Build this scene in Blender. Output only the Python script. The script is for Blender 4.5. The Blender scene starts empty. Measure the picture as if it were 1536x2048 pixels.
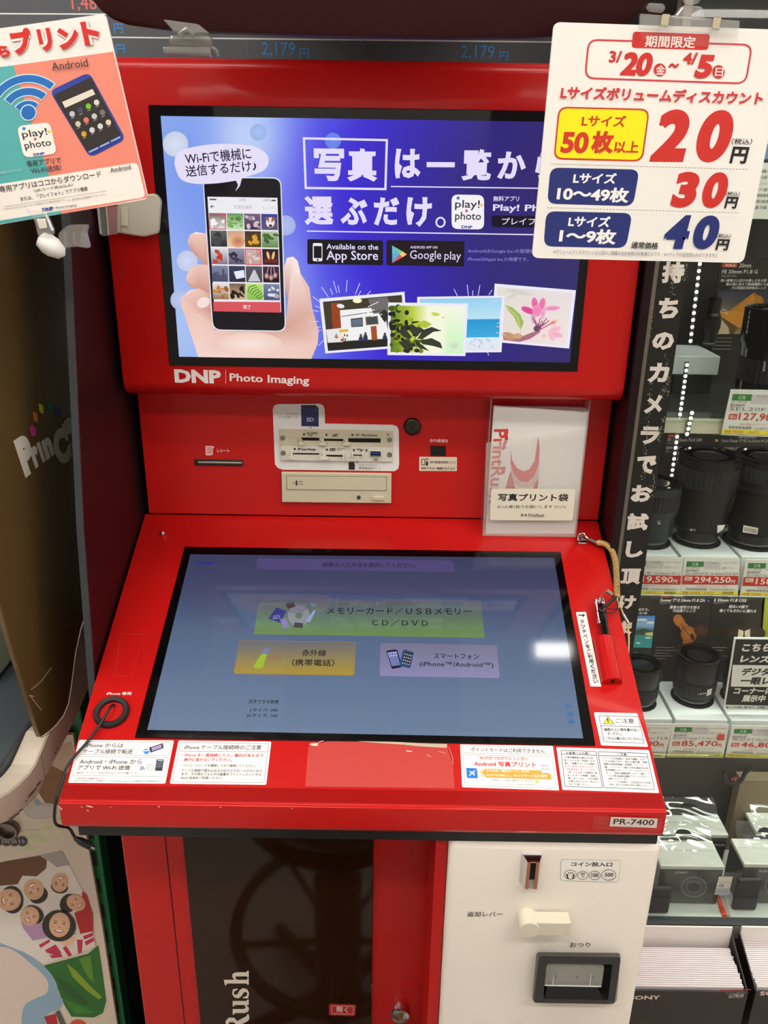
import bpy, bmesh, math, random
from mathutils import Vector, Matrix
from math import sin, cos, tan, radians, pi, hypot, atan2
random.seed(7)
SC = bpy.context.scene
COL = SC.collection

# ---------------- camera, world, exposure ----------------
FPX = 1656.0
TH, AR = radians(21.5), radians(0.87)
CAM = Vector((0, 0, 1.55))
_R, _U, _F = Vector((1, 0, 0)), Vector((0, sin(TH), cos(TH))), Vector((0, cos(TH), -sin(TH)))
RC = cos(AR)*_R + sin(AR)*_U
UC = -sin(AR)*_R + cos(AR)*_U
cd = bpy.data.cameras.new('camera'); cam = bpy.data.objects.new('camera', cd); COL.objects.link(cam)
cd.sensor_fit = 'VERTICAL'; cd.sensor_height = 36.0; cd.lens = FPX/2048*36.0
cd.clip_start = 0.02; cd.clip_end = 60
M = Matrix((RC, UC, -_F)).transposed().to_4x4(); M.translation = CAM
cam.matrix_world = M
SC.camera = cam
SC.view_settings.view_transform = 'Standard'; SC.view_settings.look = 'None'
SC.view_settings.exposure = 0.0; SC.view_settings.gamma = 1.0
SC.view_settings.use_curve_mapping = False
W = bpy.data.worlds.new('world'); SC.world = W; W.use_nodes = True
W.node_tree.nodes['Background'].inputs[0].default_value = (1, .95, .88, 1)
W.node_tree.nodes['Background'].inputs[1].default_value = 0.05
CASE = 1.3       # power of the fill lights added inside the glass case
LAMP = 19.5      # brightness of the ceiling lamp diffusers

# ---------------- helpers ----------------
def ray(px, py): return _F + RC*((px-768)/FPX) - UC*((py-1024)/FPX)
def lin(c):
    return tuple((v/255/12.92 if v/255 <= .04045 else ((v/255+.055)/1.055)**2.4) for v in c[:3])
class Plane:
    def __init__(s, o, n):
        s.o, s.n = Vector(o), Vector(n).normalized()
        z = Vector((0, 0, 1)); v = z - s.n*z.dot(s.n)
        if v.length < 1e-4: v = Vector((0, 1, 0))
        s.v = v.normalized()
        if s.v.z < 0: s.v = -s.v
    def hit(s, px, py, off=0):
        r = ray(px, py); t = (s.o-CAM).dot(s.n)/r.dot(s.n)
        return CAM + r*t + s.n*off
def PY(y): return Plane((0, y, 0), (0, -1, 0))
def PX(x): return Plane((x, 0, 0), (-1 if x > 0 else 1, 0, 0))
def PZ(z): return Plane((0, 0, z), (0, 0, 1))

def mat(name, c, rough=.5, metal=0, coat=0, spec=.5, emit=0, bump=0, bscale=300, noise=0, nscale=20):
    m = bpy.data.materials.new(name); m.use_nodes = True; nt = m.node_tree
    b = nt.nodes['Principled BSDF']; l = lin(c)
    b.inputs['Base Color'].default_value = (*l, 1); b.inputs['Roughness'].default_value = rough
    b.inputs['Metallic'].default_value = metal; b.inputs['Coat Weight'].default_value = coat
    b.inputs['Coat Roughness'].default_value = .06
    b.inputs['Specular IOR Level'].default_value = spec
    if emit:
        b.inputs['Emission Color'].default_value = (*l, 1); b.inputs['Emission Strength'].default_value = emit
    tc = nt.nodes.new('ShaderNodeTexCoord')
    if bump:
        n = nt.nodes.new('ShaderNodeTexNoise'); n.inputs['Scale'].default_value = bscale
        p = nt.nodes.new('ShaderNodeBump'); p.inputs['Strength'].default_value = bump; p.inputs['Distance'].default_value = .002
        nt.links.new(tc.outputs['Object'], n.inputs['Vector']); nt.links.new(n.outputs['Fac'], p.inputs['Height'])
        nt.links.new(p.outputs['Normal'], b.inputs['Normal'])
    if noise:
        n = nt.nodes.new('ShaderNodeTexNoise'); n.inputs['Scale'].default_value = nscale; n.inputs['Detail'].default_value = 4
        x = nt.nodes.new('ShaderNodeMix'); x.data_type = 'RGBA'
        x.inputs[6].default_value = (*[v*(1-noise) for v in l], 1); x.inputs[7].default_value = (*[min(1, v*(1+noise)) for v in l], 1)
        nt.links.new(tc.outputs['Object'], n.inputs['Vector']); nt.links.new(n.outputs['Fac'], x.inputs[0])
        nt.links.new(x.outputs[2], b.inputs['Base Color'])
    return m
def artmat(name, screen=0, rough=.45, spec=.5):
    m = bpy.data.materials.new(name); m.use_nodes = True; nt = m.node_tree
    b = nt.nodes['Principled BSDF']; a = nt.nodes.new('ShaderNodeVertexColor'); a.layer_name = 'Col'
    b.inputs['Roughness'].default_value = rough; b.inputs['Specular IOR Level'].default_value = spec
    if screen:
        b.inputs['Base Color'].default_value = (.004, .004, .005, 1)
        nt.links.new(a.outputs['Color'], b.inputs['Emission Color']); b.inputs['Emission Strength'].default_value = screen
    else:
        nt.links.new(a.outputs['Color'], b.inputs['Base Color'])
    return m
def clearmat(name, tint=(1, 1, 1), rough=.04, white=.06, gain=1.0, bump=0, bscale=40):
    m = bpy.data.materials.new(name); m.use_nodes = True; nt = m.node_tree; nt.nodes.remove(nt.nodes['Principled BSDF'])
    out = nt.nodes['Material Output']
    t = nt.nodes.new('ShaderNodeBsdfTransparent'); t.inputs[0].default_value = (*tint, 1)
    d = nt.nodes.new('ShaderNodeBsdfDiffuse'); d.inputs[0].default_value = (.9, .88, .85, 1)
    g = nt.nodes.new('ShaderNodeBsdfGlossy'); g.inputs['Roughness'].default_value = rough
    f = nt.nodes.new('ShaderNodeFresnel'); f.inputs[0].default_value = 1.45
    mu = nt.nodes.new('ShaderNodeMath'); mu.operation = 'MULTIPLY'; mu.inputs[1].default_value = gain; mu.use_clamp = True
    ge = nt.nodes.new('ShaderNodeNewGeometry'); inv = nt.nodes.new('ShaderNodeMath'); inv.operation = 'SUBTRACT'; inv.inputs[0].default_value = 1.0
    fb = nt.nodes.new('ShaderNodeMath'); fb.operation = 'MULTIPLY'; fb.use_clamp = True
    m1 = nt.nodes.new('ShaderNodeMixShader'); m1.inputs[0].default_value = white
    m2 = nt.nodes.new('ShaderNodeMixShader')
    L = nt.links.new
    L(t.outputs[0], m1.inputs[1]); L(d.outputs[0], m1.inputs[2]); L(f.outputs[0], mu.inputs[0]); L(ge.outputs['Backfacing'], inv.inputs[1]); L(mu.outputs[0], fb.inputs[0]); L(inv.outputs[0], fb.inputs[1]); L(fb.outputs[0], m2.inputs[0])
    L(m1.outputs[0], m2.inputs[1]); L(g.outputs[0], m2.inputs[2]); L(m2.outputs[0], out.inputs[0])
    if bump:
        tc = nt.nodes.new('ShaderNodeTexCoord'); n = nt.nodes.new('ShaderNodeTexNoise'); n.inputs['Scale'].default_value = bscale
        p = nt.nodes.new('ShaderNodeBump'); p.inputs['Strength'].default_value = bump; p.inputs['Distance'].default_value = .01
        L(tc.outputs['Object'], n.inputs['Vector']); L(n.outputs['Fac'], p.inputs['Height']); L(p.outputs[0], g.inputs['Normal']); L(p.outputs[0], f.inputs['Normal'])
    return m

MT = dict(
    red=mat('red_paint', (196, 23, 21), .3, coat=.1, spec=.25, bump=.04, bscale=900),
    maroon=mat('maroon_laminate', (30, 14, 18), .35, spec=.25),
    darkred=mat('header_maroon', (46, 10, 12), .45, spec=.2),
    black=mat('black_plastic', (18, 17, 17), .35), gloss=mat('black_glass', (5, 5, 6), .06, spec=.5),
    rubber=mat('black_rubber', (26, 25, 26), .6), hole=mat('dark_recess', (6, 5, 5), .9),
    grey=mat('grey_edge', (56, 60, 64), .45), dgrey=mat('dark_grey', (58, 60, 62), .5),
    chrome=mat('chrome', (215, 215, 218), .12, metal=1), steel=mat('brushed_steel', (150, 148, 142), .38, metal=1, bump=.05, bscale=200),
    brass=mat('brass', (190, 150, 80), .3, metal=1), copper=mat('copper_edge', (190, 130, 100), .25, metal=1),
    ivory=mat('ivory_plastic', (216, 208, 188), .5), beige=mat('drive_beige', (206, 200, 172), .5), pale=mat('pale_grey_plastic', (216, 212, 200), .5),
    cream=mat('cream_enamel', (238, 229, 217), .38, noise=.02, nscale=6), white=mat('white_plastic', (232, 230, 226), .4),
    card=mat('white_card', (238, 234, 228), .55), brownglass=mat('brown_tinted_door', (44, 24, 10), .06, spec=.28),
    brown=mat('dark_brown_panel', (104, 80, 46), .22, coat=.3), green=mat('green_plastic', (12, 112, 66), .4),
    wall=mat('shop_wall', (205, 203, 198), .8, noise=.04), floor=mat('vinyl_floor', (186, 180, 172), .35, noise=.06, nscale=3),
    ceil=mat('ceiling_panel', (225, 222, 215), .9, noise=.02), lamp=mat('lamp_diffuser', (255, 250, 243), .5, emit=LAMP),
    led=mat('led_light', (255, 246, 220), .5, emit=9), acrylic=clearmat('clear_acrylic', (.99, .99, .985), .05, .15, 1.3), acrylic_thin=clearmat('thin_acrylic', (.995, .99, .99), .06, .02, .8),
    glass=clearmat('showcase_glass', (.93, .96, .94), .01, .0, .8), film=clearmat('clear_film', (.98, .98, .98), .05, .03, 2.6),
    bag=clearmat('bag_film', (.97, .95, .94), .25, .86, 1.2, .3, 60),
    print=artmat('printed_ink'), matte=artmat('matte_print', rough=.7, spec=.2), lcd=artmat('lcd_picture', 1.0, .1, .3), touch=artmat('touch_picture', .95, .05, .55))

OW = {}
def obj(name, vf, m, parent=None, cols=None, smooth=False, label=None):
    V, Fc = vf
    me = bpy.data.meshes.new(name)
    lo = Vector([min(v[i] for v in V) for i in range(3)]); hi = Vector([max(v[i] for v in V) for i in range(3)])
    c = Vector(((lo.x+hi.x)/2, (lo.y+hi.y)/2, lo.z))
    me.from_pydata([Vector(v)-c for v in V], [], Fc)
    if cols is not None:
        a = me.color_attributes.new('Col', 'FLOAT_COLOR', 'POINT')
        flat = []
        for q in cols: flat += [q[0], q[1], q[2], 1.0]
        a.data.foreach_set('color', flat)
    if smooth:
        me.polygons.foreach_set('use_smooth', [True]*len(me.polygons))
    me.materials.append(m if not isinstance(m, str) else MT[m])
    me.update()
    o = bpy.data.objects.new(name, me); COL.objects.link(o)
    o.location = c
    OW[o.name] = c
    if parent:
        o.parent = parent; o.location = c - OW[parent.name]
    if label: o['label'] = label
    if smooth and smooth != 1:
        pass
    return o
def thing(name, label, cat, loc, group=None):
    o = bpy.data.objects.new(name, None); COL.objects.link(o); o.location = loc; OW[o.name] = Vector(loc); o.empty_display_size = .05
    o['label'] = label; o['category'] = cat
    if group: o['group'] = group
    return o
def tag(o, label, cat, group=None):
    o['label'] = label; o['category'] = cat
    if group: o['group'] = group
    return o
def struct(o): o['kind'] = 'structure'; return o
def shade(o, ang=40):
    me = o.data
    me.polygons.foreach_set('use_smooth', [True]*len(me.polygons))
    try: me.set_sharp_from_angle(angle=radians(ang))
    except Exception: pass
    return o

def join(*vfs):
    V, Fc = [], []
    for v, f in vfs:
        n = len(V); V += list(v); Fc += [tuple(i+n for i in q) for q in f]
    return V, Fc
def box(x0, x1, y0, y1, z0, z1):
    V = [(x, y, z) for z in (z0, z1) for y in (y0, y1) for x in (x0, x1)]
    return [Vector(v) for v in V], [(0, 2, 3, 1), (4, 5, 7, 6), (0, 1, 5, 4), (2, 6, 7, 3), (0, 4, 6, 2), (1, 3, 7, 5)]
def extr(P, d):
    d = Vector(d); n = len(P); P = [Vector(p) for p in P]
    nn = sum(((P[i]-P[0]).cross(P[(i+1) % n]-P[0]) for i in range(n)), Vector())
    if nn.dot(d) > 0: P = P[::-1]
    V = P + [p+d for p in P]
    return V, [tuple(range(n)), tuple(range(2*n-1, n-1, -1))] + [(i, i+n, (i+1) % n+n, (i+1) % n) for i in range(n)]
def bev(vf, r, seg=2, ang=30):
    bm = bmesh.new(); vs = [bm.verts.new(v) for v in vf[0]]
    for f in vf[1]:
        try: bm.faces.new([vs[i] for i in f])
        except ValueError: pass
    bmesh.ops.recalc_face_normals(bm, faces=bm.faces)
    bm.edges.ensure_lookup_table()
    E = [e for e in bm.edges if len(e.link_faces) == 2 and e.calc_face_angle(0) > radians(ang)]
    bmesh.ops.bevel(bm, geom=E, offset=r, segments=seg, profile=.5, affect='EDGES', clamp_overlap=True)
    bm.verts.index_update()
    out = [v.co.copy() for v in bm.verts], [tuple(v.index for v in f.verts) for f in bm.faces]
    bm.free(); return out
def tube(P, r, n=8, rs=None):
    P = [Vector(p) for p in P]; V, Fc = [], []
    t0 = (P[1]-P[0]).normalized(); a = Vector((0, 0, 1)) if abs(t0.z) < .9 else Vector((1, 0, 0))
    u = t0.cross(a).normalized()
    for i, p in enumerate(P):
        t = (P[min(i+1, len(P)-1)]-P[max(i-1, 0)]).normalized()
        u = (u - t*u.dot(t)).normalized(); w = t.cross(u)
        rr = rs[i] if rs else r
        for k in range(n):
            q = 2*pi*k/n; V.append(p + u*cos(q)*rr + w*sin(q)*rr)
    for i in range(len(P)-1):
        for k in range(n): Fc.append((i*n+k, i*n+(k+1) % n, (i+1)*n+(k+1) % n, (i+1)*n+k))
    Fc.append(tuple(range(n-1, -1, -1))); Fc.append(tuple((len(P)-1)*n+k for k in range(n)))
    return V, Fc
def lathe(c, prof, n=32, axis=(0, 0, 1)):
    c = Vector(c); q = Vector((0, 0, 1)).rotation_difference(Vector(axis)); V, Fc = [], []
    for r, h in prof:
        for k in range(n): V.append(c + q @ Vector((r*cos(2*pi*k/n), r*sin(2*pi*k/n), h)))
    for i in range(len(prof)-1):
        for k in range(n): Fc.append((i*n+k, i*n+(k+1) % n, (i+1)*n+(k+1) % n, (i+1)*n+k))
    Fc.append(tuple(range(n-1, -1, -1))); Fc.append(tuple((len(prof)-1)*n+k for k in range(n)))
    return V, Fc
def spline(P, k=8):
    P = [Vector(p) for p in P]; out = []
    for i in range(len(P)-1):
        a, b, c, d = P[max(i-1, 0)], P[i], P[i+1], P[min(i+2, len(P)-1)]
        for j in range(k):
            t = j/k
            out.append(.5*((2*b)+(c-a)*t+(2*a-5*b+4*c-d)*t*t+(3*b-a-3*c+d)*t**3))
    return out+[P[-1]]
def slab(pl, pts, th, off=0, fr=None):
    """solid plate: outline on a plane, front at off, thickness th behind it"""
    if fr: pts = [(fr[0]+x/fr[2], fr[1]+y/fr[2]) for x, y in pts]
    return extr([pl.hit(x, y, off) for x, y in pts], -pl.n*th)
def rrpts(q, r, k=5):
    out = []
    for i in range(len(q)):
        p, a, b = Vector(q[i]), Vector(q[i-1]), Vector(q[(i+1) % len(q)])
        da, db = (a-p), (b-p); la, lb = da.length, db.length
        s, e = p+da*min(.5, r/la), p+db*min(.5, r/lb)
        for j in range(k+1):
            t = j/k; out.append(tuple(s*(1-t)**2 + p*2*t*(1-t) + e*t*t))
    return out

# ---------------- lettering ----------------
_TC = {}
def glyphs(s, bold, res):
    k = (s, bold, res)
    if k in _TC: return _TC[k]
    c = bpy.data.curves.new('lettering', 'FONT'); c.body = s; c.resolution_u = res; c.fill_mode = 'FRONT'
    o = bpy.data.objects.new('lettering', c); COL.objects.link(o)
    dg = bpy.context.evaluated_depsgraph_get(); ev = o.evaluated_get(dg); me = ev.to_mesh()
    V = [(v.co.x, v.co.y) for v in me.vertices]; Fc = [tuple(p.vertices) for p in me.polygons]
    ev.to_mesh_clear(); bpy.data.objects.remove(o); bpy.data.curves.remove(c)
    # weld
    mp, V2, ix = {}, [], []
    for v in V:
        q = (round(v[0], 5), round(v[1], 5))
        if q not in mp: mp[q] = len(V2); V2.append(q)
        ix.append(mp[q])
    F2 = []
    for f in Fc:
        g = [ix[i] for i in f]
        if len(set(g)) == len(g): F2.append(tuple(g))
    nf = len(V2)
    if bold:
        cnt = {}
        for f in F2:
            a = sum(V2[f[i]][0]*V2[f[(i+1) % len(f)]][1]-V2[f[(i+1) % len(f)]][0]*V2[f[i]][1] for i in range(len(f)))
            ff = f if a > 0 else f[::-1]
            for i in range(len(ff)): cnt[(ff[i], ff[(i+1) % len(ff)])] = 1
        B = [e for e in cnt if (e[1], e[0]) not in cnt]
        nx = {}
        pv = {}
        for a, b in B: nx.setdefault(a, []).append(b); pv.setdefault(b, []).append(a)
        def nrm(a, b):
            dx, dy = V2[b][0]-V2[a][0], V2[b][1]-V2[a][1]; l = hypot(dx, dy) or 1
            return dy/l, -dx/l
        for a, b in B:
            n0 = nrm(a, b)
            def off(v, other):
                if other is None: n1 = n0
                else: n1 = other
                mx, my = n0[0]+n1[0], n0[1]+n1[1]; d = (mx*n0[0]+my*n0[1])
                if d < .35: return V2[v][0]+n0[0]*bold, V2[v][1]+n0[1]*bold
                return V2[v][0]+mx/d*bold, V2[v][1]+my/d*bold
            pa = nrm(pv[a][0], a) if a in pv and len(pv[a]) == 1 else None
            pb = nrm(b, nx[b][0]) if b in nx and len(nx[b]) == 1 else None
            oa, ob = off(a, pa), off(b, pb); i = len(V2); V2 += [V2[a], V2[b], oa, ob]; F2.append((i, i+2, i+3, i+1))
    if not V2: V2 = [(0, 0), (1, 0), (0, 1)]; F2 = []
    xs = [v[0] for v in V2]; ys = [v[1] for v in V2]
    bb = (min(xs), min(ys), max(xs), max(ys))
    _TC[k] = (V2, F2, bb, nf); return _TC[k]

class Art:
    """flat picture: painted shapes lying on a plane, given in photo coordinates through a zoom frame"""
    STEP = 3e-5
    def __init__(s, pl, fr=None, base=3e-4):
        s.pl = pl; s.V = []; s.F = []; s.C = []; s.lay = base; s.o = (0, 0, 1.0)
        if fr: s.fr(*fr)
    def fr(s, *o): s.o = o; return s
    def px(s, p): return s.o[0]+p[0]/s.o[2], s.o[1]+p[1]/s.o[2]
    def up(s): s.lay += s.STEP
    def P(s, p): return s.pl.hit(*s.px(p), s.lay)
    def poly(s, pts, col, cols=None):
        s.up(); n = len(s.V)
        s.V += [s.P(p) for p in pts]; s.F.append(tuple(range(n, n+len(pts))))
        s.C += [lin(c) for c in cols] if cols else [lin(col)]*len(pts)
        return s
    def grid(s, q, cols, nx=8, ny=8, fn=None):
        """bilinear quad TL,TR,BR,BL with four corner colours or a colour function of u,v"""
        s.up(); n = len(s.V)
        for j in range(ny+1):
            for i in range(nx+1):
                u, v = i/nx, j/ny
                p = [(q[0][k]*(1-u)+q[1][k]*u)*(1-v)+(q[3][k]*(1-u)+q[2][k]*u)*v for k in (0, 1)]
                s.V.append(s.P(p))
                if fn: c = fn(u, v)
                else: c = [(cols[0][k]*(1-u)+cols[1][k]*u)*(1-v)+(cols[3][k]*(1-u)+cols[2][k]*u)*v for k in range(3)]
                s.C.append(lin([max(0, min(255, t)) for t in c]))
        w = nx+1
        s.F += [(n+j*w+i, n+j*w+i+1, n+(j+1)*w+i+1, n+(j+1)*w+i) for j in range(ny) for i in range(nx)]
        return s
    def ell(s, x, y, rx, ry, col, rot=0, edge=None, n=24):
        s.up(); k = len(s.V); c, d = cos(radians(rot)), sin(radians(rot))
        s.V.append(s.P((x, y))); s.C.append(lin(col))
        for i in range(n):
            a = 2*pi*i/n; u, v = rx*cos(a), ry*sin(a)
            s.V.append(s.P((x+u*c-v*d, y+u*d+v*c))); s.C.append(lin(edge or col))
        s.F += [(k, k+1+i, k+1+(i+1) % n) for i in range(n)]
        return s
    def ring(s, x, y, rx, ry, w, col, rot=0, a0=0, a1=360, n=28):
        s.up(); k = len(s.V); c, d = cos(radians(rot)), sin(radians(rot))
        for i in range(n+1):
            a = radians(a0+(a1-a0)*i/n)
            for q in (0, w):
                u, v = (rx-q)*cos(a), (ry-q)*sin(a); s.V.append(s.P((x+u*c-v*d, y+u*d+v*c))); s.C.append(lin(col))
        s.F += [(k+2*i, k+2*i+2, k+2*i+3, k+2*i+1) for i in range(n)]
        return s
    def rr(s, q, r, col, cols=None):
        pts = rrpts(q, r)
        cc = None
        if cols: cc = [cols[i//6] for i in range(24)]
        return s.poly(pts, col, cc)
    def rro(s, q, r, w, col):
        c = sum((Vector(p) for p in q), Vector((0, 0)))/4
        inn = []
        for i in range(4):
            p, a, b = Vector(q[i]), Vector(q[i-1]), Vector(q[(i+1) % 4])
            inn.append(tuple(p+(a-p).normalized()*w+(b-p).normalized()*w))
        A, B = rrpts(q, r), rrpts(inn, max(.1, r-w)); s.up(); k = len(s.V); n = len(A)
        s.V += [s.P(p) for p in A]+[s.P(p) for p in B]; s.C += [lin(col)]*(2*n)
        s.F += [(k+i, k+(i+1) % n, k+n+(i+1) % n, k+n+i) for i in range(n)]
        return s
    def line(s, p, q, w, col, w2=None):
        dx, dy = q[0]-p[0], q[1]-p[1]; l = hypot(dx, dy) or 1; nx, ny = -dy/l*w/2, dx/l*w/2
        f = 1 if w2 is None else w2/w
        return s.poly([(p[0]+nx, p[1]+ny), (q[0]+nx*f, q[1]+ny*f), (q[0]-nx*f, q[1]-ny*f), (p[0]-nx, p[1]-ny)], col)
    def pl_(s, pts, w, col):
        for a, b in zip(pts, pts[1:]): s.line(a, b, w, col)
        return s
    def text(s, t, x0, y0, x1, y1, h, col, b=0, sh=0, res=2):
        s.up(); s.up(); V, Fc, bb, nf = glyphs(t, b, res); k = len(s.V)
        P0, P1 = s.P((x0, y0)), s.P((x1, y1)); e1 = P1-P0
        Q = s.P((x0, y0-h)); t_ = abs((Q-P0).dot(s.pl.n.cross(e1.normalized())))
        up = s.pl.n.cross(e1.normalized())*t_
        w, hh = (bb[2]-bb[0]) or 1, (bb[3]-bb[1]) or 1
        for x, y in V:
            u, v = (x-bb[0])/w, (y-bb[1])/hh
            s.V.append(P0+e1*u+up*(v)+e1.normalized()*(sh*v*t_))
        s.sink(k, nf)
        s.C += [lin(col)]*len(V); s.F += [tuple(i+k for i in f) for f in Fc]
        return s
    def sink(s, k, nf):
        for j in range(nf, len(s.V)-k): s.V[k+j] = s.V[k+j]-s.pl.n*(6e-6*(1+((j-nf)//4) % 7))
    def build(s, name, m, parent=None, label=None):
        # faces look towards the plane's normal
        Fc = []
        for f in s.F:
            a, b, c = s.V[f[0]], s.V[f[1]], s.V[f[2]]
            nn = (b-a).cross(c-a)
            if len(f) > 3: nn = sum(((s.V[f[i]]-a).cross(s.V[f[(i+1) % len(f)]]-a) for i in range(len(f))), Vector())
            Fc.append(f if nn.dot(s.pl.n) >= 0 else f[::-1])
        return obj(name, (s.V, Fc), m, parent, s.C, label=label)
t = thing('ceiling_light', 'short ceiling light above the glass showcase', 'ceiling light', (.55, 1.19, 2.68))
obj('housing', bev(box(.47, .63, 1.15, 1.23, 2.70, 2.75), .006), 'white', t)
obj('diffuser', bev(box(.495, .605, 1.17, 1.21, 2.68, 2.70), .004), 'lamp', t)
BLK, WHT, RED = (30, 28, 28), (244, 242, 240), (208, 44, 38)

# ---------------- the room ----------------
struct(obj('floor', box(-4, 4, -5, 1.75, -.05, 0), 'floor'))
struct(obj('ceiling', box(-4, 4, -5, 1.75, 2.75, 2.8), 'ceil'))
struct(obj('wall_back', box(-4, 4, 1.65, 1.75, 0, 2.75), 'wall'))
struct(obj('wall_front', box(-4, 4, -5.1, -5, 0, 2.75), 'wall'))
struct(obj('wall_left', box(-4.1, -4, -5, 1.75, 0, 2.75), 'wall'))
struct(obj('wall_right', box(4, 4.1, -5, 1.75, 0, 2.75), 'wall'))
k = 0
for yy in (.30, -.45, -4.4):
    for xx in (-2.6, -.75, .95, 2.7):
        t = thing('ceiling_light', 'long white fluorescent ceiling light above the shop aisle', 'ceiling light', (xx, yy, 2.68), 'ceiling lights of the shop')
        obj('housing', bev(box(xx-.62, xx+.62, yy-.11, yy+.11, 2.70, 2.75), .006), 'white', t)
        obj('diffuser', bev(box(xx-.6, xx+.6, yy-.08, yy+.08, 2.68, 2.70), .004), 'lamp', t)
# ---------------- the photo kiosk ----------------
def proj(p):
    d = Vector(p)-CAM; zc = d.dot(_F); return 768+FPX*d.dot(RC)/zc, 1024-FPX*d.dot(UC)/zc
XL, XR = -.326, .2955
YU, YM = 1.010, 1.060
UP, MID = PY(YU), PY(YM)
DT = radians(24)
DESK = Plane((0, 1.06, 1.1235), (0, -sin(DT), cos(DT)))
kiosk = thing('photo_kiosk', 'red self-service photo print kiosk with two screens, a sloped desk and a brown glass door', 'photo kiosk', (-.015, .95, 0))
def prismx(prof, x0, x1): return extr([(x0, y, z) for y, z in prof], (x1-x0, 0, 0))
def arc(cy, cz, r, a0, a1, n=8): return [(cy+r*cos(radians(a0+(a1-a0)*i/n)), cz+r*sin(radians(a0+(a1-a0)*i/n))) for i in range(n+1)]
# upper screen housing with its rounded lower lip and top edge
prof = arc(YU+.020, 1.3215, .020, 270, 180)+arc(YU+.013, 1.664, .013, 180, 90)+[(1.23, 1.677), (1.23, 1.3015)]
shade(obj('screen_housing', bev(prismx(prof, XL, XR), .003, 2, 60), 'red', kiosk))
shade(obj('card_reader_panel', bev(prismx([(YM, 1.1245), (YM, 1.312), (1.22, 1.312), (1.22, 1.1245)], -.3248, .2962), .0015, 1), 'red', kiosk))
obj('rear_cabinet', box(-.32, .29, 1.10, 1.24, .9, 1.3), 'maroon', kiosk)
# dark side wings
def wing(x0, x1, pts): return extr([(x0, y, z) for y, z in pts], (x1-x0, 0, 0))
wp = [(.815, .975), (.845, 1.19), (.9065, 1.4828), (.928, 1.60), (.96, 1.645), (1.26, 1.645), (1.26, .02), (.94, .02), (.94, .93), (.85, .93)]
w = obj('side_wing', bev(wing(-.3390, -.3325, wp), .001, 1), 'maroon', kiosk, label='dark maroon side wing beside the brown machine')
edge = []
for (y0, z0), (y1, z1) in zip(wp[:4], wp[1:5]): edge.append(extr([(-.3395, y0, z0), (-.3395, y1, z1), (-.3395, y1-.003, z1), (-.3395, y0-.003, z0)], (.0075, 0, 0)))
obj('edge_strip', join(*edge), 'grey', w)
obj('side_wing', bev(wing(.2995, .3105, [(1.0, .93), (1.0, 1.645), (1.26, 1.645), (1.26, .93)]), .001, 1), 'maroon', kiosk, label='dark maroon side wing beside the showcase')

# upper display
LX0, LX1, LZ0, LZ1 = -.2530, .2240, 1.3524, 1.6182
disp = obj('advert_display', bev(box(-.2660, .2345, YU-.0012, YU+.02, 1.3413, 1.6292), .0006, 1), 'gloss', kiosk, label='wide upper display with black bezel')
PD = PY(YU-.0012)
A = Art(PD)
c4 = [proj((LX0, YU-.0012, LZ1)), proj((LX1, YU-.0012, LZ1)), proj((LX1, YU-.0012, LZ0)), proj((LX0, YU-.0012, LZ0))]
ST = [(0, (138, 168, 236)), (.12, (120, 150, 236)), (.25, (112, 140, 236)), (.36, (84, 84, 228)), (.48, (58, 40, 206)), (.62, (50, 34, 168)), (.78, (48, 36, 122)), (1, (52, 44, 104))]  # picture gradient; dull reflection on the glass mixed into its right end
def ramp(st, t):
    for (a, ca), (b, cb) in zip(st, st[1:]):
        if t <= b: f = (t-a)/(b-a); return tuple(ca[i]*(1-f)+cb[i]*f for i in range(3))
    return st[-1][1]
def bg(u, v):
    c = list(ramp(ST, u+.05*sin(v*5)))
    g = math.exp(-((u-.2)/.09)**2-((v-.08)/.22)**2)*.75 + math.exp(-((u-.02)/.1)**2-((v-.85)/.3)**2)*.35 + math.exp(-((u-.3)/.06)**2-((v-.6)/.3)**2)*.2
    return [c[i]*(1-g)+(214, 228, 250)[i]*g for i in range(3)]
A.grid(c4, None, 44, 24, bg)
A.fr(280, 180, 2.954)
for x, y, r, c in [(210, 320, 75, (214, 224, 246)), (280, 1010, 62, (206, 216, 246)), (860, 800, 60, (176, 190, 246)), (1140, 300, 48, (106, 140, 240)), (240, 1240, 60, (186, 200, 244)), (700, 250, 50, (166, 192, 246))]:
    A.ell(x, y, r, r, c, edge=tuple(int(q*.93) for q in c))
A.build('sky_picture', 'lcd', disp)
# hand and phone
A = Art(PD, (280, 180, 2.954), 4.2e-4)
sk, sd, sl = (238, 198, 186), (206, 148, 134), (252, 232, 228)
A.poly([(385, 848), (330, 838), (295, 855), (282, 895), (300, 945), (340, 990), (390, 1035), (420, 1035), (420, 850)], sk, [sl, sl, sk, sk, sd, sk, sd, sd, sk])
A.poly([(400, 1030), (340, 1030), (290, 1060), (272, 1110), (288, 1155), (350, 1182), (410, 1205), (440, 1205), (440, 1040)], sk, [sd, sk, sk, sk, sd, sd, sd, sd, sk])
A.poly([(440, 1215), (350, 1172), (290, 1185), (240, 1232), (245, 1285), (300, 1312), (360, 1322), (440, 1315)], sk, [sd, sk, sl, sk, sk, sk, sd, sd])
A.ell(375, 1255, 30, 40, (246, 222, 218), 60)
A.poly([(245, 1280), (270, 1345), (300, 1440), (345, 1577), (1012, 1588), (1050, 1500), (1057, 1420), (1020, 1300), (1000, 1165), (950, 1085), (932, 1010), (905, 984), (868, 992), (848, 1060), (855, 1150), (872, 1240), (860, 1400), (440, 1420), (420, 1300), (340, 1320)], sk,
       [sk, sk, sk, (244, 214, 206), (236, 200, 188), sk, (226, 180, 168), (222, 176, 164), sk, sk, sl, sl, sl, sk, sk, (196, 138, 124), (214, 160, 148), sk, sd, sk])
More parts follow.
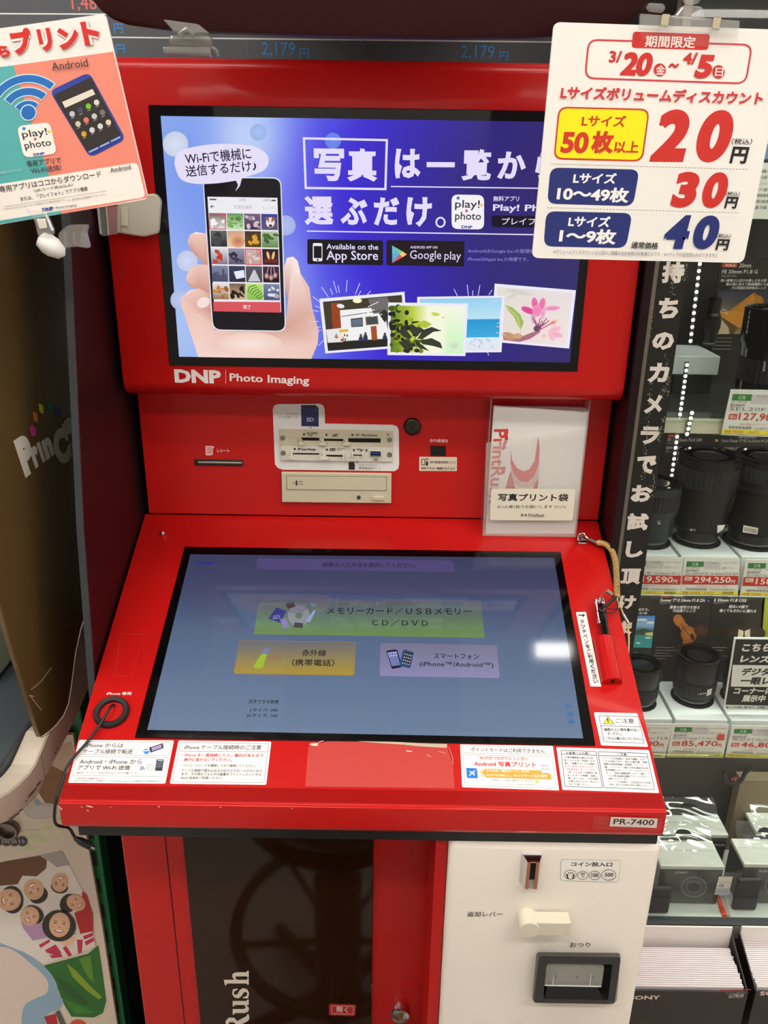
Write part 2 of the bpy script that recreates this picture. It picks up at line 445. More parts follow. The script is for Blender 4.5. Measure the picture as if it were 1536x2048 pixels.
A.ell(650, 1500, 190, 70, (250, 226, 218), 0, (240, 206, 194))
A.ell(925, 1050, 15, 46, (250, 226, 222), -14)
A.rr([(370, 512), (835, 516), (864, 1428), (428, 1420)], 52, (226, 226, 236))
A.rr([(376, 520), (829, 523), (857, 1422), (434, 1414)], 48, (22, 20, 26))
A.poly([(399, 630), (812, 637), (835, 1311), (441, 1303)], (236, 234, 242))
A.line((412, 646), (452, 647), 9, (90, 88, 96)); A.line((776, 653), (803, 653), 9, (80, 78, 86))
A.text('100%', 730, 658, 770, 658, 13, (90, 88, 96)); A.text('10:00', 588, 655, 626, 655, 13, (130, 128, 136))
A.pl_([(440, 688), (418, 688), (428, 680)], 4, (70, 70, 78)); A.line((418, 688), (428, 697), 4, (70, 70, 78))
A.text('写真を選択', 556, 702, 663, 704, 22, (170, 166, 176)); A.text('キャンセル', 722, 704, 805, 705, 16, (186, 182, 192))
cq = [(411, 722), (815, 729), (833, 1243), (434, 1237)]
def bil(q, u, v): return tuple((q[0][k]*(1-u)+q[1][k]*u)*(1-v)+(q[3][k]*(1-u)+q[2][k]*u)*v for k in (0, 1))
cells = [((90, 84, 84), (232, 230, 226), (244, 242, 240)), ((96, 148, 86), (196, 222, 180), (120, 176, 90)), ((120, 96, 126), (60, 40, 66), (210, 190, 200)), ((52, 66, 150), (96, 84, 110), (236, 222, 214)),
         ((96, 100, 98), (40, 44, 44), (70, 72, 72)), ((210, 160, 130), (236, 200, 160), (188, 110, 84)), ((70, 50, 36), (90, 70, 20), (222, 160, 50)), ((176, 196, 160), (96, 130, 70), (70, 104, 50)),
         ((220, 220, 226), (120, 110, 130), (206, 64, 40)), ((150, 146, 168), (90, 84, 110), (60, 56, 80)), ((212, 176, 174), (190, 160, 150), (226, 200, 196)), ((44, 24, 40), (70, 34, 40), (236, 190, 110)),
         ((126, 132, 160), (90, 90, 118), (70, 72, 100)), ((60, 60, 90), (40, 40, 60), (230, 234, 246)), ((90, 84, 96), (70, 70, 66), (200, 200, 206)), ((70, 40, 70), (24, 16, 24), (226, 190, 180)),
         ((230, 224, 220), (150, 110, 70), (206, 130, 60)), ((110, 90, 70), (206, 180, 140), (40, 28, 22)), ((190, 226, 120), (130, 190, 70), (90, 140, 50)), ((120, 130, 160), (70, 76, 110), (220, 226, 240))]
for i, (a, b, c) in enumerate(cells):
    x, y = i % 4, i//4
    u0, u1, v0, v1 = x/4+.006, (x+1)/4-.006, y/5+.008, (y+1)/5-.008
    q = [bil(cq, u0, v0), bil(cq, u1, v0), bil(cq, u1, v1), bil(cq, u0, v1)]
    A.poly(q, a, [a, a, b, b])
    cx, cy = bil(cq, (u0+u1)/2, (v0+v1)/2)
    random.seed(i)
    if i == 3:
        A.ell(cx+5, cy+2, 26, 30, (240, 226, 218)); A.ell(cx-14, cy-20, 13, 10, (150, 96, 66), 30); A.ell(cx+24, cy-18, 14, 10, (150, 96, 66), -30); A.ell(cx+6, cy+22, 10, 8, (60, 40, 40)); A.ell(cx-6, cy-4, 4, 4, (30, 24, 24)); A.ell(cx+15, cy-4, 4, 4, (30, 24, 24))
    elif i == 5: A.ell(cx+12, cy+14, 42, 38, c, 0, (226, 170, 130))
    elif i == 11:
        A.ell(cx-14, cy-10, 8, 24, c, -14); A.ell(cx+16, cy-8, 8, 26, c, 12); A.line((cx-40, cy+22), (cx+44, cy+22), 20, (110, 40, 36))
    elif i == 13: A.poly([(cx-20, cy-14), (cx+40, cy-24), (cx+46, cy+20), (cx-4, cy+30)], c)
    elif i == 15:
        for dx, dy in ((-26, 8), (0, 18), (24, 4)): A.line((cx+dx*.6, cy-44), (cx+dx, cy), 3, c); A.ell(cx+dx, cy+dy, 13, 18, c, 0, (150, 90, 90))
    elif i == 12:
        for k in range(7): A.line((cx-40+k*12, cy+44), (cx-40+k*12, cy+10-random.random()*30-(26 if k == 5 else 0)), 9, c)
    elif i == 14: A.poly([(cx-3, cy-26), (cx+5, cy-26), (cx+38, cy+42), (cx-36, cy+42)], c)
    elif i == 18:
        for k in range(6): A.line((cx-30+k*14, cy-30+k*12), (cx-40+k*12, cy+4+k*8), 6, c); A.line((cx-30+k*14, cy-30+k*12), (cx+6+k*10, cy-40+k*12), 6, c)
    else:
        for k in range(9):
            A.ell(cx+random.uniform(-36, 36), cy+random.uniform(-30, 34), random.uniform(7, 20), random.uniform(6, 14), c if k % 3 else tuple(int(t*.75) for t in c), random.uniform(0, 90), n=9)
for i in (0, 10):
    u0, v0 = (i % 4)/4, (i//4)/5
    q = [bil(cq, u0+.004, v0+.006), bil(cq, u0+.246, v0+.006), bil(cq, u0+.246, v0+.194), bil(cq, u0+.004, v0+.194)]
    A.rro(q, 2, 6, (218, 84, 94)); A.ring(*bil(cq, u0+.2, v0+.04), 12, 12, 4, (218, 84, 94))
A.poly([(438, 1246), (833, 1249), (835, 1311), (441, 1303)], (214, 84, 92)); A.text('完了', 614, 1290, 660, 1292, 26, (246, 224, 226), .02)
A.build('hand_and_phone_picture', 'lcd', disp)
# speech bubble
A = Art(PD, (280, 180, 2.954), 4.8e-3*.6)
bp = spline([(207, 440, 0), (216, 388, 0), (262, 352, 0), (400, 324, 0), (560, 320, 0), (680, 335, 0), (748, 378, 0), (762, 425, 0), (732, 476, 0), (655, 505, 0), (606, 519, 0)], 5)+[Vector((592, 568, 0)), Vector((566, 600, 0)), Vector((582, 562, 0)), Vector((570, 536, 0))]+spline([(566, 536, 0), (450, 552, 0), (320, 553, 0), (240, 522, 0), (207, 440, 0)], 5)[:-1]
A.poly([(v.x, v.y) for v in bp], (228, 222, 246))
A.text('Wi-Fiで機械に', 275, 442, 662, 410, 72, (38, 30, 60), .012); A.text('送信するだけ♪', 278, 515, 694, 480, 68, (38, 30, 60), .012)
A.build('speech_bubble', 'lcd', disp)
# headline lettering
A = Art(PD, (280, 180, 2.954), 6e-4); LW = (228, 220, 250)
A.rro([(962, 279), (1465, 290), (1456, 592), (973, 585)], .5, 13, LW)
A.text('写', 1030, 537, 1207, 539, 192, LW, .04); A.text('真', 1224, 540, 1402, 542, 196, LW, .04)
A.fr(600, 180, 2.56)
for ch, x0, x1, yb, h in [('は', 484, 616, 452, 152), ('覧', 824, 976, 464, 162), ('か', 1008, 1152, 456, 142), ('ら', 1200, 1310, 462, 150), ('選', 24, 172, 692, 150), ('ぶ', 208, 346, 690, 140), ('だ', 378, 508, 694, 146), ('け', 543, 672, 700, 152)]:
    A.text(ch, x0, yb, x1, yb+1, h, LW, .04)
A.line((648, 382), (792, 383), 26, LW)
A.ring(719, 677, 26, 28, 9, LW)
A.line((465, 494), (1290, 504), 6, LW); A.line((35, 722), (1290, 742), 6, LW)
A.text('無料アプリ', 988, 570, 1120, 570, 27, LW, .015); A.text('Play! Photo', 986, 628, 1330, 632, 44, LW, .025)
A.rr([(981, 642), (1330, 646), (1328, 706), (980, 701)], 12, (24, 20, 34)); A.text('プレイフォト', 1032, 690, 1290, 692, 36, LW, .01)
A.text('AndroidはGoogle Inc.の登録商標です。', 858, 836, 1290, 839, 24, (150, 144, 200)); A.text('iPhoneはApple Inc.の商標です。', 858, 878, 1168, 880, 24, (150, 144, 200))
A.build('headline_lettering', 'lcd', disp)
def appicon(A, x, y, w, h, dx=0, dy=0, bgc=(244, 240, 246)):
    """app icon: x,y top left; w,h; dx,dy slope of its rows"""
    def T(u, v): return x+u*w+v*dx, y+v*h+u*dy
    A.rr([T(0, 0), T(1, 0), T(1, 1), T(0, 1)], .2*w, bgc)
    def L(t, u0, v0, u1, hh, c, b=0): A.text(t, *T(u0, v0), *T(u1, v0), hh*h, c, b)
    L('play!', .1, .45, .86, .3, (52, 50, 58), .012); L('photo', .1, .8, .9, .3, (52, 50, 58), .012); L('DNP', .3, .98, .64, .085, (40, 60, 150), .04)
    for u, v, r, c in [(.2, .1, .05, (40, 130, 200)), (.92, .29, .045, (240, 200, 60)), (.46, .47, .042, (222, 60, 110))]:
        A.ell(*T(u, v), r*w, r*h, c)
A = Art(PD, (600, 180, 2.56), 6e-4)
appicon(A, 776, 535, 166, 176, 0, 3)
A.rr([(38, 763), (425, 770), (425, 897), (38, 891)], 10, (20, 16, 24)); A.rr([(66, 783), (115, 784), (115, 877), (66, 876)], 9, (236, 234, 240)); A.poly([(71, 798), (111, 799), (111, 861), (71, 860)], (20, 16, 24)); A.ell(91, 869, 5, 5, (20, 16, 24))
A.text('Available on the', 136, 815, 401, 818, 28, LW, .015); A.text('App Store', 136, 884, 400, 885, 62, LW, .01)
A.rr([(443, 768), (842, 774), (839, 903), (443, 897)], 10, (26, 16, 26))
A.poly([(472, 796), (510, 840), (472, 886)], (110, 190, 220), [(120, 200, 220), (80, 170, 210), (90, 150, 210)]); A.poly([(472, 796), (525, 826), (510, 840)], (120, 200, 150)); A.poly([(510, 840), (525, 826), (547, 841), (525, 856)], (244, 200, 110)); A.poly([(510, 840), (525, 856), (472, 886)], (220, 84, 96))
A.text('ANDROID APP ON', 564, 811, 703, 812, 13, LW, .015); A.text('Google', 562, 878, 722, 880, 58, LW); A.text('play', 738, 881, 822, 883, 56, LW)
A.build('store_badges', 'lcd', disp)
# four prints on the display
A = Art(PD, (620, 560, 2.844), 7e-4); PW = (236, 234, 248)
def rays(cx, cy, lst):
    for x0, y0, x1, y1 in lst: A.line((x0, y0), (x1, y1), 4, (214, 206, 246))
A.poly([(1050, 20), (1512, 58), (1473, 389), (1030, 350)], PW); A.grid([(1064, 38), (1494, 72), (1458, 374), (1044, 340)], [(226, 220, 214), (232, 222, 222), (240, 226, 224), (230, 218, 206)], 2, 2)
A.ell(1190, 70, 90, 16, (206, 200, 190), 10, (224, 216, 208)); A.ell(1150, 90, 60, 10, (206, 200, 188), -30, (224, 216, 208))
lf = [(1105, 140), (1150, 155), (1195, 195), (1215, 240), (1200, 280), (1185, 265), (1160, 210), (1125, 170)]
A.poly(lf, (160, 184, 96)); A.pl_([(1110, 145), (1180, 210), (1200, 300)], 5, (206, 214, 140))
A.poly([(1095, 300), (1150, 310), (1200, 322), (1290, 286), (1310, 296), (1250, 335), (1190, 352), (1100, 340)], (172, 110, 130)); A.ell(1130, 318, 40, 20, (196, 150, 110), 15); A.ell(1180, 318, 26, 16, (206, 166, 120), 0)
for x, y, rx, ry, r, c in [(1278, 135, 18, 36, -8, (224, 100, 160)), (1318, 140, 18, 40, 15, (230, 110, 168)), (1240, 172, 42, 18, 22, (216, 70, 140)), (1376, 160, 46, 13, -4, (232, 140, 180)), (1290, 175, 26, 34, 0, (232, 130, 178)), (1325, 190, 12, 36, 12, (226, 160, 190)), (1270, 220, 12, 30, -10, (206, 150, 180)), (1385, 240, 24, 16, -30, (244, 180, 160)), (1390, 282, 40, 16, -20, (240, 176, 196)), (1395, 310, 44, 16, 10, (238, 170, 190)), (1372, 320, 14, 30, -30, (236, 180, 196)), (1330, 316, 16, 12, 0, (240, 190, 180))]:
    A.ell(x, y, rx, ry, c, r, tuple(min(255, q+14) for q in c))
for x in range(8): A.line((1295, 280), (1268+x*13, 215+(x % 3)*14), 6, (170, 90, 130))
A.ell(1292, 275, 22, 18, (110, 70, 110)); A.line((1300, 285), (1390, 235), 7, (190, 110, 130))
rays(0, 0, [(893, 25, 900, 88), (966, 28, 955, 88), (818, 50, 838, 90), (1035, 55, 1016, 84), (925, 58, 925, 88), (1008, 408, 1016, 428)])
A.poly([(610, 95), (1105, 88), (1088, 409), (602, 414)], PW); A.grid([(625, 106), (1092, 100), (1078, 222), (622, 228)], [(150, 204, 236), (150, 210, 240), (190, 226, 246), (190, 226, 240)], 2, 2)
A.grid([(622, 226), (1078, 220), (1076, 324), (620, 328)], [(40, 150, 208), (40, 150, 210), (60, 170, 220), (60, 170, 220)], 2, 2); A.grid([(620, 328), (1076, 324), (1076, 398), (618, 402)], [(214, 236, 244), (216, 236, 246), (226, 228, 236), (226, 226, 236)], 2, 2)
for k in range(16): A.ell(900+random.random()*160, 335+random.random()*50, 7, 3, (170, 176, 190), 20, n=6)
rays(0, 0, [(1095, 175, 1120, 168), (1062, 243, 1110, 245), (1055, 262, 1076, 266), (1055, 295, 1108, 312), (1060, 125, 1094, 98), (1020, 130, 1060, 108)])
rays(0, 0, [(66, 38, 106, 96), (116, 46, 130, 82), (134, 4, 154, 72), (160, 30, 168, 70), (212, 0, 206, 66), (284, 16, 258, 80), (290, 60, 276, 86), (346, 60, 324, 84), (16, 92, 54, 122), (30, 145, 58, 156), (0, 168, 52, 178), (0, 236, 50, 234), (32, 272, 64, 262), (6, 310, 64, 282), (50, 370, 78, 340)])
A.poly([(54, 105), (537, 65), (558, 380), (88, 415)], PW); A.poly([(74, 122), (522, 83), (540, 366), (104, 400)], (64, 58, 40))
A.poly([(170, 170), (420, 150), (450, 330), (180, 345)], (240, 240, 240)); A.poly([(92, 280), (180, 270), (190, 350), (104, 358)], (232, 228, 226)); A.poly([(330, 105), (440, 95), (470, 180), (360, 190)], (110, 108, 106)); A.poly([(120, 130), (168, 126), (178, 268), (130, 274)], (150, 66, 30)); A.poly([(345, 262), (378, 258), (384, 340), (352, 344)], (160, 80, 40))
A.line((180, 205), (420, 170), 4, (60, 60, 66)); A.poly([(232, 218), (300, 210), (302, 262), (236, 266)], (60, 60, 64)); A.poly([(238, 223), (296, 216), (298, 257), (241, 261)], (96, 112, 130)); A.poly([(314, 206), (386, 198), (392, 250), (318, 256)], (190, 150, 90)); A.poly([(319, 210), (382, 203), (387, 246), (322, 252)], (64, 74, 84)); A.poly([(392, 190), (425, 165), (455, 195), (425, 240)], (48, 46, 40))
A.poly([(168, 280), (218, 276), (218, 292), (168, 296)], (230, 180, 50)); A.ell(175, 146, 22, 12, (226, 232, 240), 10); A.ell(270, 115, 26, 14, (255, 246, 200))
for k in range(16): A.ell(145+random.random()*70, 305+random.random()*38, 5, 8, random.choice([(190, 60, 40), (230, 220, 210), (120, 90, 70), (200, 150, 90)]), n=7)
for x, y in ((290, 320), (316, 310), (426, 312)): A.ell(x, y+18, 13, 24, (44, 54, 84)); A.ell(x, y-8, 7, 9, (90, 70, 60))
A.poly([(98, 354), (450, 334), (470, 372), (104, 400)], (36, 34, 28)); A.line((285, 170), (345, 186), 5, (250, 250, 250)); A.line((330, 150), (390, 122), 4, (240, 238, 246)); A.line((300, 185), (368, 166), 4, (240, 238, 246)); A.line((350, 205), (412, 192), 4, (240, 238, 246))
A.poly([(445, 125), (897, 131), (882, 429), (440, 423)], PW)
def leafbg(u, v): return [ramp([(0, (96, 120, 30)), (.3, (190, 206, 70)), (.5, (244, 246, 214)), (1, (244, 246, 234))], u)[i]*(1-.2*v*(u > .7)*(i != 1)) for i in range(3)]
A.grid([(460, 143), (882, 148), (868, 413), (458, 406)], None, 10, 6, leafbg)
A.ell(820, 370, 46, 34, (190, 226, 176), 0, (226, 240, 214))
for k in range(46):
    x, y = 462+random.random()**1.6*150, 150+random.random()*230
    A.ell(x, y, 8+random.random()*14, 8+random.random()*12, random.choice([(30, 34, 24), (44, 44, 36), (70, 88, 20), (150, 176, 40)]), n=10)
for k in range(14): A.ell(480+random.random()*200, 330+random.random()*70, 16, 12, random.choice([(44, 48, 40), (110, 140, 20), (40, 40, 34)]), n=8)
for pts in [[(560, 250), (600, 245), (650, 280), (600, 315), (570, 290)], [(640, 280), (690, 262), (748, 284), (700, 290), (640, 330), (610, 330)], [(620, 340), (690, 325), (740, 350), (752, 385), (700, 370), (640, 360)], [(500, 280), (540, 270), (580, 320), (560, 335), (520, 310)], [(600, 335), (620, 350), (680, 400), (620, 380), (600, 360)], [(500, 345), (560, 340), (590, 370), (540, 390)]]:
    A.poly(pts, (52, 58, 44))
A.poly([(580, 245), (650, 225), (692, 246), (660, 268), (600, 262)], (176, 196, 60)); A.ell(712, 190, 24, 10, (196, 214, 90), 10); A.ell(756, 208, 8, 5, (206, 216, 110)); A.line((590, 350), (620, 250), 4, (70, 60, 40))
A.build('photo_prints_picture', 'lcd', disp)

# brand lettering below the display
A = Art(UP, (280, 720, 2.844))
A.text('DNP', 199, 128, 464, 134, 76, (240, 230, 226), .05); A.line((488, 56), (488, 132), 3, (232, 180, 176)); A.text('Photo Imaging', 511, 133, 962, 152, 58, (240, 230, 226), .022)
A.build('brand_lettering', 'print', kiosk)

# receipt slot, card readers, drive, infrared window, lock
A = Art(MID, (280, 720, 2.844))
pk = (240, 190, 184)
A.poly([(372, 488), (415, 488), (424, 496), (414, 506), (416, 538), (374, 540)], pk); A.ell(392, 536, 20, 7, pk)
for y in (500, 509, 518, 527): A.line((382, y), (410, y), 3, (196, 40, 34))
A.text('レシート', 440, 525, 510, 525, 20, (244, 226, 222), .02); A.build('receipt_lettering', 'print', kiosk)
R = obj('receipt_slot', bev(slab(MID, [(311, 561), (588, 568), (588, 602), (313, 597)], .012, .002, (280, 720, 2.844)), .0006, 1), 'black', kiosk)
obj('slot_bar', bev(slab(MID, [(330, 573), (584, 578), (584, 590), (331, 586)], .004, .0034, (280, 720, 2.844)), .0008, 1), 'steel', R)
fr = (540, 800, 5.908)
pts = rrpts([(34, 50), (640, 50), (640, 280), (650, 282)], 1)
outl = [(34, 110), (44, 72), (72, 52), (110, 46), (590, 42), (628, 62), (646, 110), (650, 276), (1450, 292), (1500, 310), (1522, 350), (1526, 760), (1515, 810), (1470, 838), (150, 820), (95, 800), (62, 760), (58, 720)]
P = obj('card_reader_plate', slab(MID, outl, .004, .0012, fr), 'white', kiosk)
A = Art(MID, fr, .0013)
A.text('デジタル', 196, 176, 330, 176, 30, (60, 58, 60)); A.text('カメラ用カード', 106, 216, 330, 216, 30, (60, 58, 60))
A.poly([(368, 58), (540, 56), (575, 92), (577, 310), (372, 306)], (20, 26, 66)); A.poly([(374, 84), (572, 90), (572, 304), (378, 300)], (28, 36, 92)); A.text('SD', 432, 250, 515, 250, 44, (214, 216, 226), .01, .15)
A.line((538, 108), (542, 122), 7, (214, 216, 226)); A.poly([(458, 320), (496, 320), (477, 332)], (50, 48, 50)); A.poly([(1014, 738), (1048, 738), (1031, 724)], (50, 48, 50))
A.poly([(930, 728), (996, 728), (1004, 770), (1002, 820), (930, 818)], (30, 24, 24)); A.text('スマートフォン', 1050, 780, 1268, 780, 28, (60, 58, 60)); A.text('携帯電話用カード', 1050, 816, 1312, 818, 30, (60, 58, 60))
A.build('plate_lettering', 'print', P)
for q, m, mm in [([(112, 338), (1452, 360), (1450, 548), (124, 532)], 'beige', .004), ([(124, 532), (1450, 548), (1448, 722), (130, 704)], 'pale', .004)]:
    r = obj('card_reader', bev(slab(MID, q, .02, mm, fr), .0005, 1), m, kiosk, label='beige card reader bar, upper' if m == 'beige' else 'pale grey card reader bar with the blue port')
    upb = m == 'beige'
    for x, y in ((153, 438), (1412, 460)) if upb else ((160, 615), (1412, 636)):
        c = MID.hit(540+x/5.908, 800+y/5.908, .004)
        obj('screw', lathe(c, [(.0035, 0), (.0035, .0006), (.0022, .0007), (.002, .0002)], 14, (0, -1, 0)), 'steel', r)
    slots = [(370, 432, 586, 466), (640, 446, 868, 472), (925, 440, 1308, 488)] if upb else [(250, 614, 585, 630), (670, 636, 862, 656), (985, 632, 1086, 646)]
    for x0, y0, x1, y1 in slots:
        obj('slot', slab(MID, [(x0, y0), (x1, y0+4), (x1, y1+4), (x0, y1)], .0004, .0043, fr), 'hole', r)
    gs = [(348, 400, 440, 515), (584, 666, 440, 518), (868, 952, 446, 520), (1308, 1328, 440, 524)] if upb else [(232, 292, 590, 684), (588, 700, 596, 690), (862, 884, 604, 690), (968, 988, 604, 664), (1088, 1106, 604, 668)]
    for x0, x1, y0, y1 in gs:
        mid_ = y0+(y1-y0)*.5
        if x1-x0 > 30:
            v = join(slab(MID, [(x0+(x1-x0)*.32, y0), (x0+(x1-x0)*.68, y0), (x0+(x1-x0)*.68, y1-36), (x0+(x1-x0)*.32, y1-36)], .005, .0085, fr), slab(MID, [(x0, y1-38), (x1, y1-38), (x1, y1), (x0, y1)], .005, .0085, fr))
        else: v = slab(MID, [(x0, y0), (x1, y0), (x1, y1), (x0, y1)], .005, .0085, fr)
        obj('card_guide', bev(v, .0004, 1), m, r)
    A = Art(MID, fr, .0044); K = (58, 54, 46)
    if upb:
        for x, y in ((406, 395), (670, 400), (975, 403)): A.ell(x, y, 13, 14, (60, 52, 44))
        A.text('SD MMC', 436, 394, 568, 396, 26, K, .03, .1); A.text('MS', 458, 414, 506, 414, 17, K, .04); A.text('xD', 736, 420, 800, 420, 32, K, .05, .3)
        A.text('CF  MicroDrive', 1008, 416, 1268, 420, 28, K, .02, .1); A.poly([(1374, 392), (1414, 394), (1392, 412)], K); A.rro([(228, 432), (330, 434), (332, 494), (228, 490)], 2, 3, (176, 170, 142))
    else:
        for x, y in ((297, 567), (675, 575), (993, 580), (1141, 583)): A.ell(x, y, 13, 14, (60, 52, 44))
        A.text('SmartMedia', 368, 582, 542, 586, 26, K, .03, .1); A.poly([(325, 575), (350, 552), (366, 556), (350, 578)], K); A.ell(742, 572, 36, 17, K, 0); A.ell(730, 572, 6, 6, (206, 202, 190)); A.ell(752, 572, 6, 6, (206, 202, 190))
        A.text('STD/DUO', 798, 566, 886, 568, 14, K, .02); A.text('PRO', 798, 582, 836, 582, 12, K, .02); A.text('micro', 1028, 578, 1070, 578, 20, K, .05); A.text('SD', 1062, 592, 1100, 592, 24, K, .05, .2)
        A.pl_([(1212, 694), (1270, 694)], 5, K); A.poly([(1262, 684), (1282, 694), (1262, 704)], K); A.pl_([(1232, 694), (1242, 682), (1254, 682)], 4, K); A.pl_([(1238, 694), (1246, 706), (1256, 706)], 4, K)
    A.build('reader_lettering', 'print', r)
    if not upb:
        p = obj('usb_port', bev(slab(MID, [(1172, 584), (1328, 588), (1328, 664), (1172, 660)], .006, .0055, fr), .0003, 1), 'pale', r)
        obj('port_opening', slab(MID, [(1188, 590), (1310, 592), (1310, 652), (1188, 650)], .0004, .0058, fr), 'hole', r)
        obj('port_tongue', slab(MID, [(1192, 598), (1306, 600), (1306, 624), (1192, 622)], .0006, .0066, fr), mat('usb_blue', (34, 60, 130), .4), r)
        obj('port_shell', slab(MID, [(1196, 638), (1304, 640), (1304, 650), (1196, 648)], .0004, .0064, fr), 'steel', r)
dd = obj('disc_drive', bev(slab(MID, [(140, 845), (1436, 862), (1432, 1206), (148, 1192)], .02, .005, fr), .0007, 2), 'beige', kiosk)
obj('disc_tray', bev(slab(MID, [(203, 884), (1374, 896), (1374, 1054), (206, 1040)], .003, .0056, fr), .0004, 1), 'beige', dd)
A = Art(MID, fr, .0056); K = (120, 116, 92)
A.rro([(198, 878), (1379, 890), (1379, 1058), (202, 1045)], 2, 5, K); K = (58, 54, 48)
A.ell(318, 965, 12, 34, K); A.pl_([(266, 975), (300, 972)], 4, K); A.pl_([(274, 958), (300, 956)], 4, K); A.text('super', 336, 958, 394, 958, 16, K, .02, .2); A.text('multi', 336, 986, 390, 986, 18, K, .02, .2)
A.poly([(1076, 1076), (1094, 1076), (1085, 1086)], K); A.build('drive_lettering', 'print', dd)
obj('eject_button', bev(slab(MID, [(1212, 1120), (1350, 1122), (1350, 1166), (1212, 1164)], .004, .0075, fr), .0006, 1), 'beige', dd)
c = MID.hit(540+1050/5.908, 800+1136/5.908, .005); obj('indicator', lathe(c, [(.0028, 0), (.0026, .0008), (.0001, .0009)], 14, (0, -1, 0)), 'dgrey', dd)
fr = (760, 780, 2.844)
c = MID.hit(760+184/2.844, 780+206/2.844, 0)
lk = obj('key_lock', lathe(c, [(.0115, -.002), (.0115, .0035), (.0105, .005), (.0088, .0055), (.0086, .004), (.006, .004), (.0058, .0052), (.0001, .0054)], 28, (0, -1, 0)), mat('lock_metal', (70, 66, 62), .3, metal=1), kiosk); shade(lk)
obj('keyhole', box(c.x-.0008, c.x+.0008, YM-.0058, YM-.0053, c.z-.003, c.z+.003), 'hole', lk)
iw = obj('infrared_window', bev(slab(MID, [(287, 317), (374, 319), (374, 374), (288, 373)], .004, .0015, fr), .0004, 1), 'gloss', kiosk)
A = Art(MID, fr); A.text('赤外線通信', 282, 297, 386, 299, 20, (244, 220, 214), .015); A.build('infrared_lettering', 'print', kiosk)
A = Art(MID, fr)
A.rr([(223, 379), (438, 381), (437, 461), (223, 460)], 5, (224, 212, 190)); A.rro([(235, 391), (257, 391), (257, 427), (235, 427)], 4, 4, (40, 36, 32)); A.rr([(260, 388), (275, 389), (274, 430), (260, 430)], 5, (40, 36, 32)); A.poly([(263, 394), (272, 394), (272, 407), (263, 407)], (224, 212, 190))
A.text('赤外線通信規格により', 283, 417, 428, 419, 15, (40, 36, 32), .015); A.text('使用できない機種があります', 234, 452, 428, 454, 15, (40, 36, 32), .015)
A.build('infrared_notice_sticker', 'print', kiosk)
# ---------------- sloped desk ----------------
FZ = .9275; DY = .680
prof = [(1.062, 1.1235), (.6990, .9626), (.6840, .9574), (.6835, .9558), (.6803, .9552), (.680, .9545), (.680, .9280), (.683, .9225), (1.0, .9225), (1.062, 1.0)]
d0, d1 = -.3300, .2955
desk = shade(obj('control_desk', bev(prismx(prof, d0, d1), .0010, 2, 25), 'red', kiosk), 35)
FR = PY(DY)
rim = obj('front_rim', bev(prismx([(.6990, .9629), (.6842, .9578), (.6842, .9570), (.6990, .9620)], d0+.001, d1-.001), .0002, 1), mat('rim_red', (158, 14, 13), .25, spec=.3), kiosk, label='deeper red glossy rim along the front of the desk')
A = Art(FR, (900, 1470, 3.491), .0011)
A.rr([(1122, 566), (1448, 578), (1440, 644), (1112, 632)], 4, (224, 206, 196)); A.text('PR-7400', 1136, 618, 1420, 626, 40, (34, 28, 28), .018)
A.build('model_label_sticker', 'print', kiosk)
obj('label_tape', slab(FR, rrpts([(1000, 562), (1486, 574), (1460, 672), (994, 652)], 12), .0002, .0009, (900, 1470, 3.491)), clearmat('clear_tape', (.99, .97, .97), .15, .015, .3), kiosk)
# worn paint chips on the desk edge
A = Art(FR, (100, 1380, 2.844)); random.seed(5)
A.pl_([(52, 660), (62, 672), (70, 676), (60, 680)], 5, (226, 190, 180))
for x, y, s in [(182, 664, 4), (215, 658, 6), (228, 661, 8), (240, 663, 5), (345, 665, 3), (216, 684, 5), (620, 662, 5), (970, 666, 4), (1376, 672, 4)]: A.ell(x, y, s*1.6, s*.7, (232, 196, 186), random.uniform(-20, 20), n=7)
A.fr(580, 1460, 4.267)
A.build('paint_chips', 'print', kiosk)
obj('desk_gasket', box(-.318, .2945, .690, 1.0, .9045, .9226), 'black', kiosk)
# touch screen
FT = .0012
scr = obj('touch_screen', bev(slab(DESK, [(369.5, 1094), (1121, 1104.5), (1191, 1492), (269.5, 1476)], .01, FT), .0006, 1), 'gloss', kiosk, label='sloped black framed touch screen')
lc = [(381, 1110), (1108, 1117), (1166, 1478), (295, 1461)]
A = Art(DESK, None, FT+1e-4)
def tb(u, v): return ramp([(0, (58, 62, 94)), (.2, (64, 72, 104)), (.45, (88, 106, 136)), (.75, (102, 122, 152)), (1, (112, 132, 160))], v)
A.grid(lc, None, 4, 16, tb)
A.build('menu_background', 'touch', scr)
A = Art(DESK, (400, 1160, 2.477), FT+1.6e-4); K = (26, 26, 30)
A.fr(100, 1020, 2.56); A.text('DNP', 750, 284, 843, 286, 20, (46, 46, 140), .04); A.rr([(1062, 250), (2060, 262), (2076, 322), (1056, 308)], 14, (78, 72, 120))
A.fr(640, 1020, 2.477); A.text('画像の入力方法を選択してください。', 14, 286, 474, 290, 24, (40, 36, 56), .01)
A.fr(400, 1160, 2.477)
def bt(u, v): return ramp([(0, (84, 86, 104)), (.3, (90, 104, 98)), (.7, (100, 130, 84)), (1, (110, 142, 80))], v)
A.grid([(292, 94), (1392, 106), (1410, 290), (268, 272)], None, 2, 8, bt)
A.text('メモリーカード／ＵＳＢメモリー', 628, 174, 1346, 178, 38, K, .01); A.text('ＣＤ／ＤＶＤ', 852, 232, 1130, 234, 34, K, .01)
A.rr([(197, 303), (773, 311), (766, 479), (164, 470)], 16, (150, 120, 90)); A.rr([(201, 306), (769, 314), (762, 475), (169, 467)], 14, 0, [(110, 110, 112), (112, 110, 112), (176, 150, 54), (172, 148, 58)])
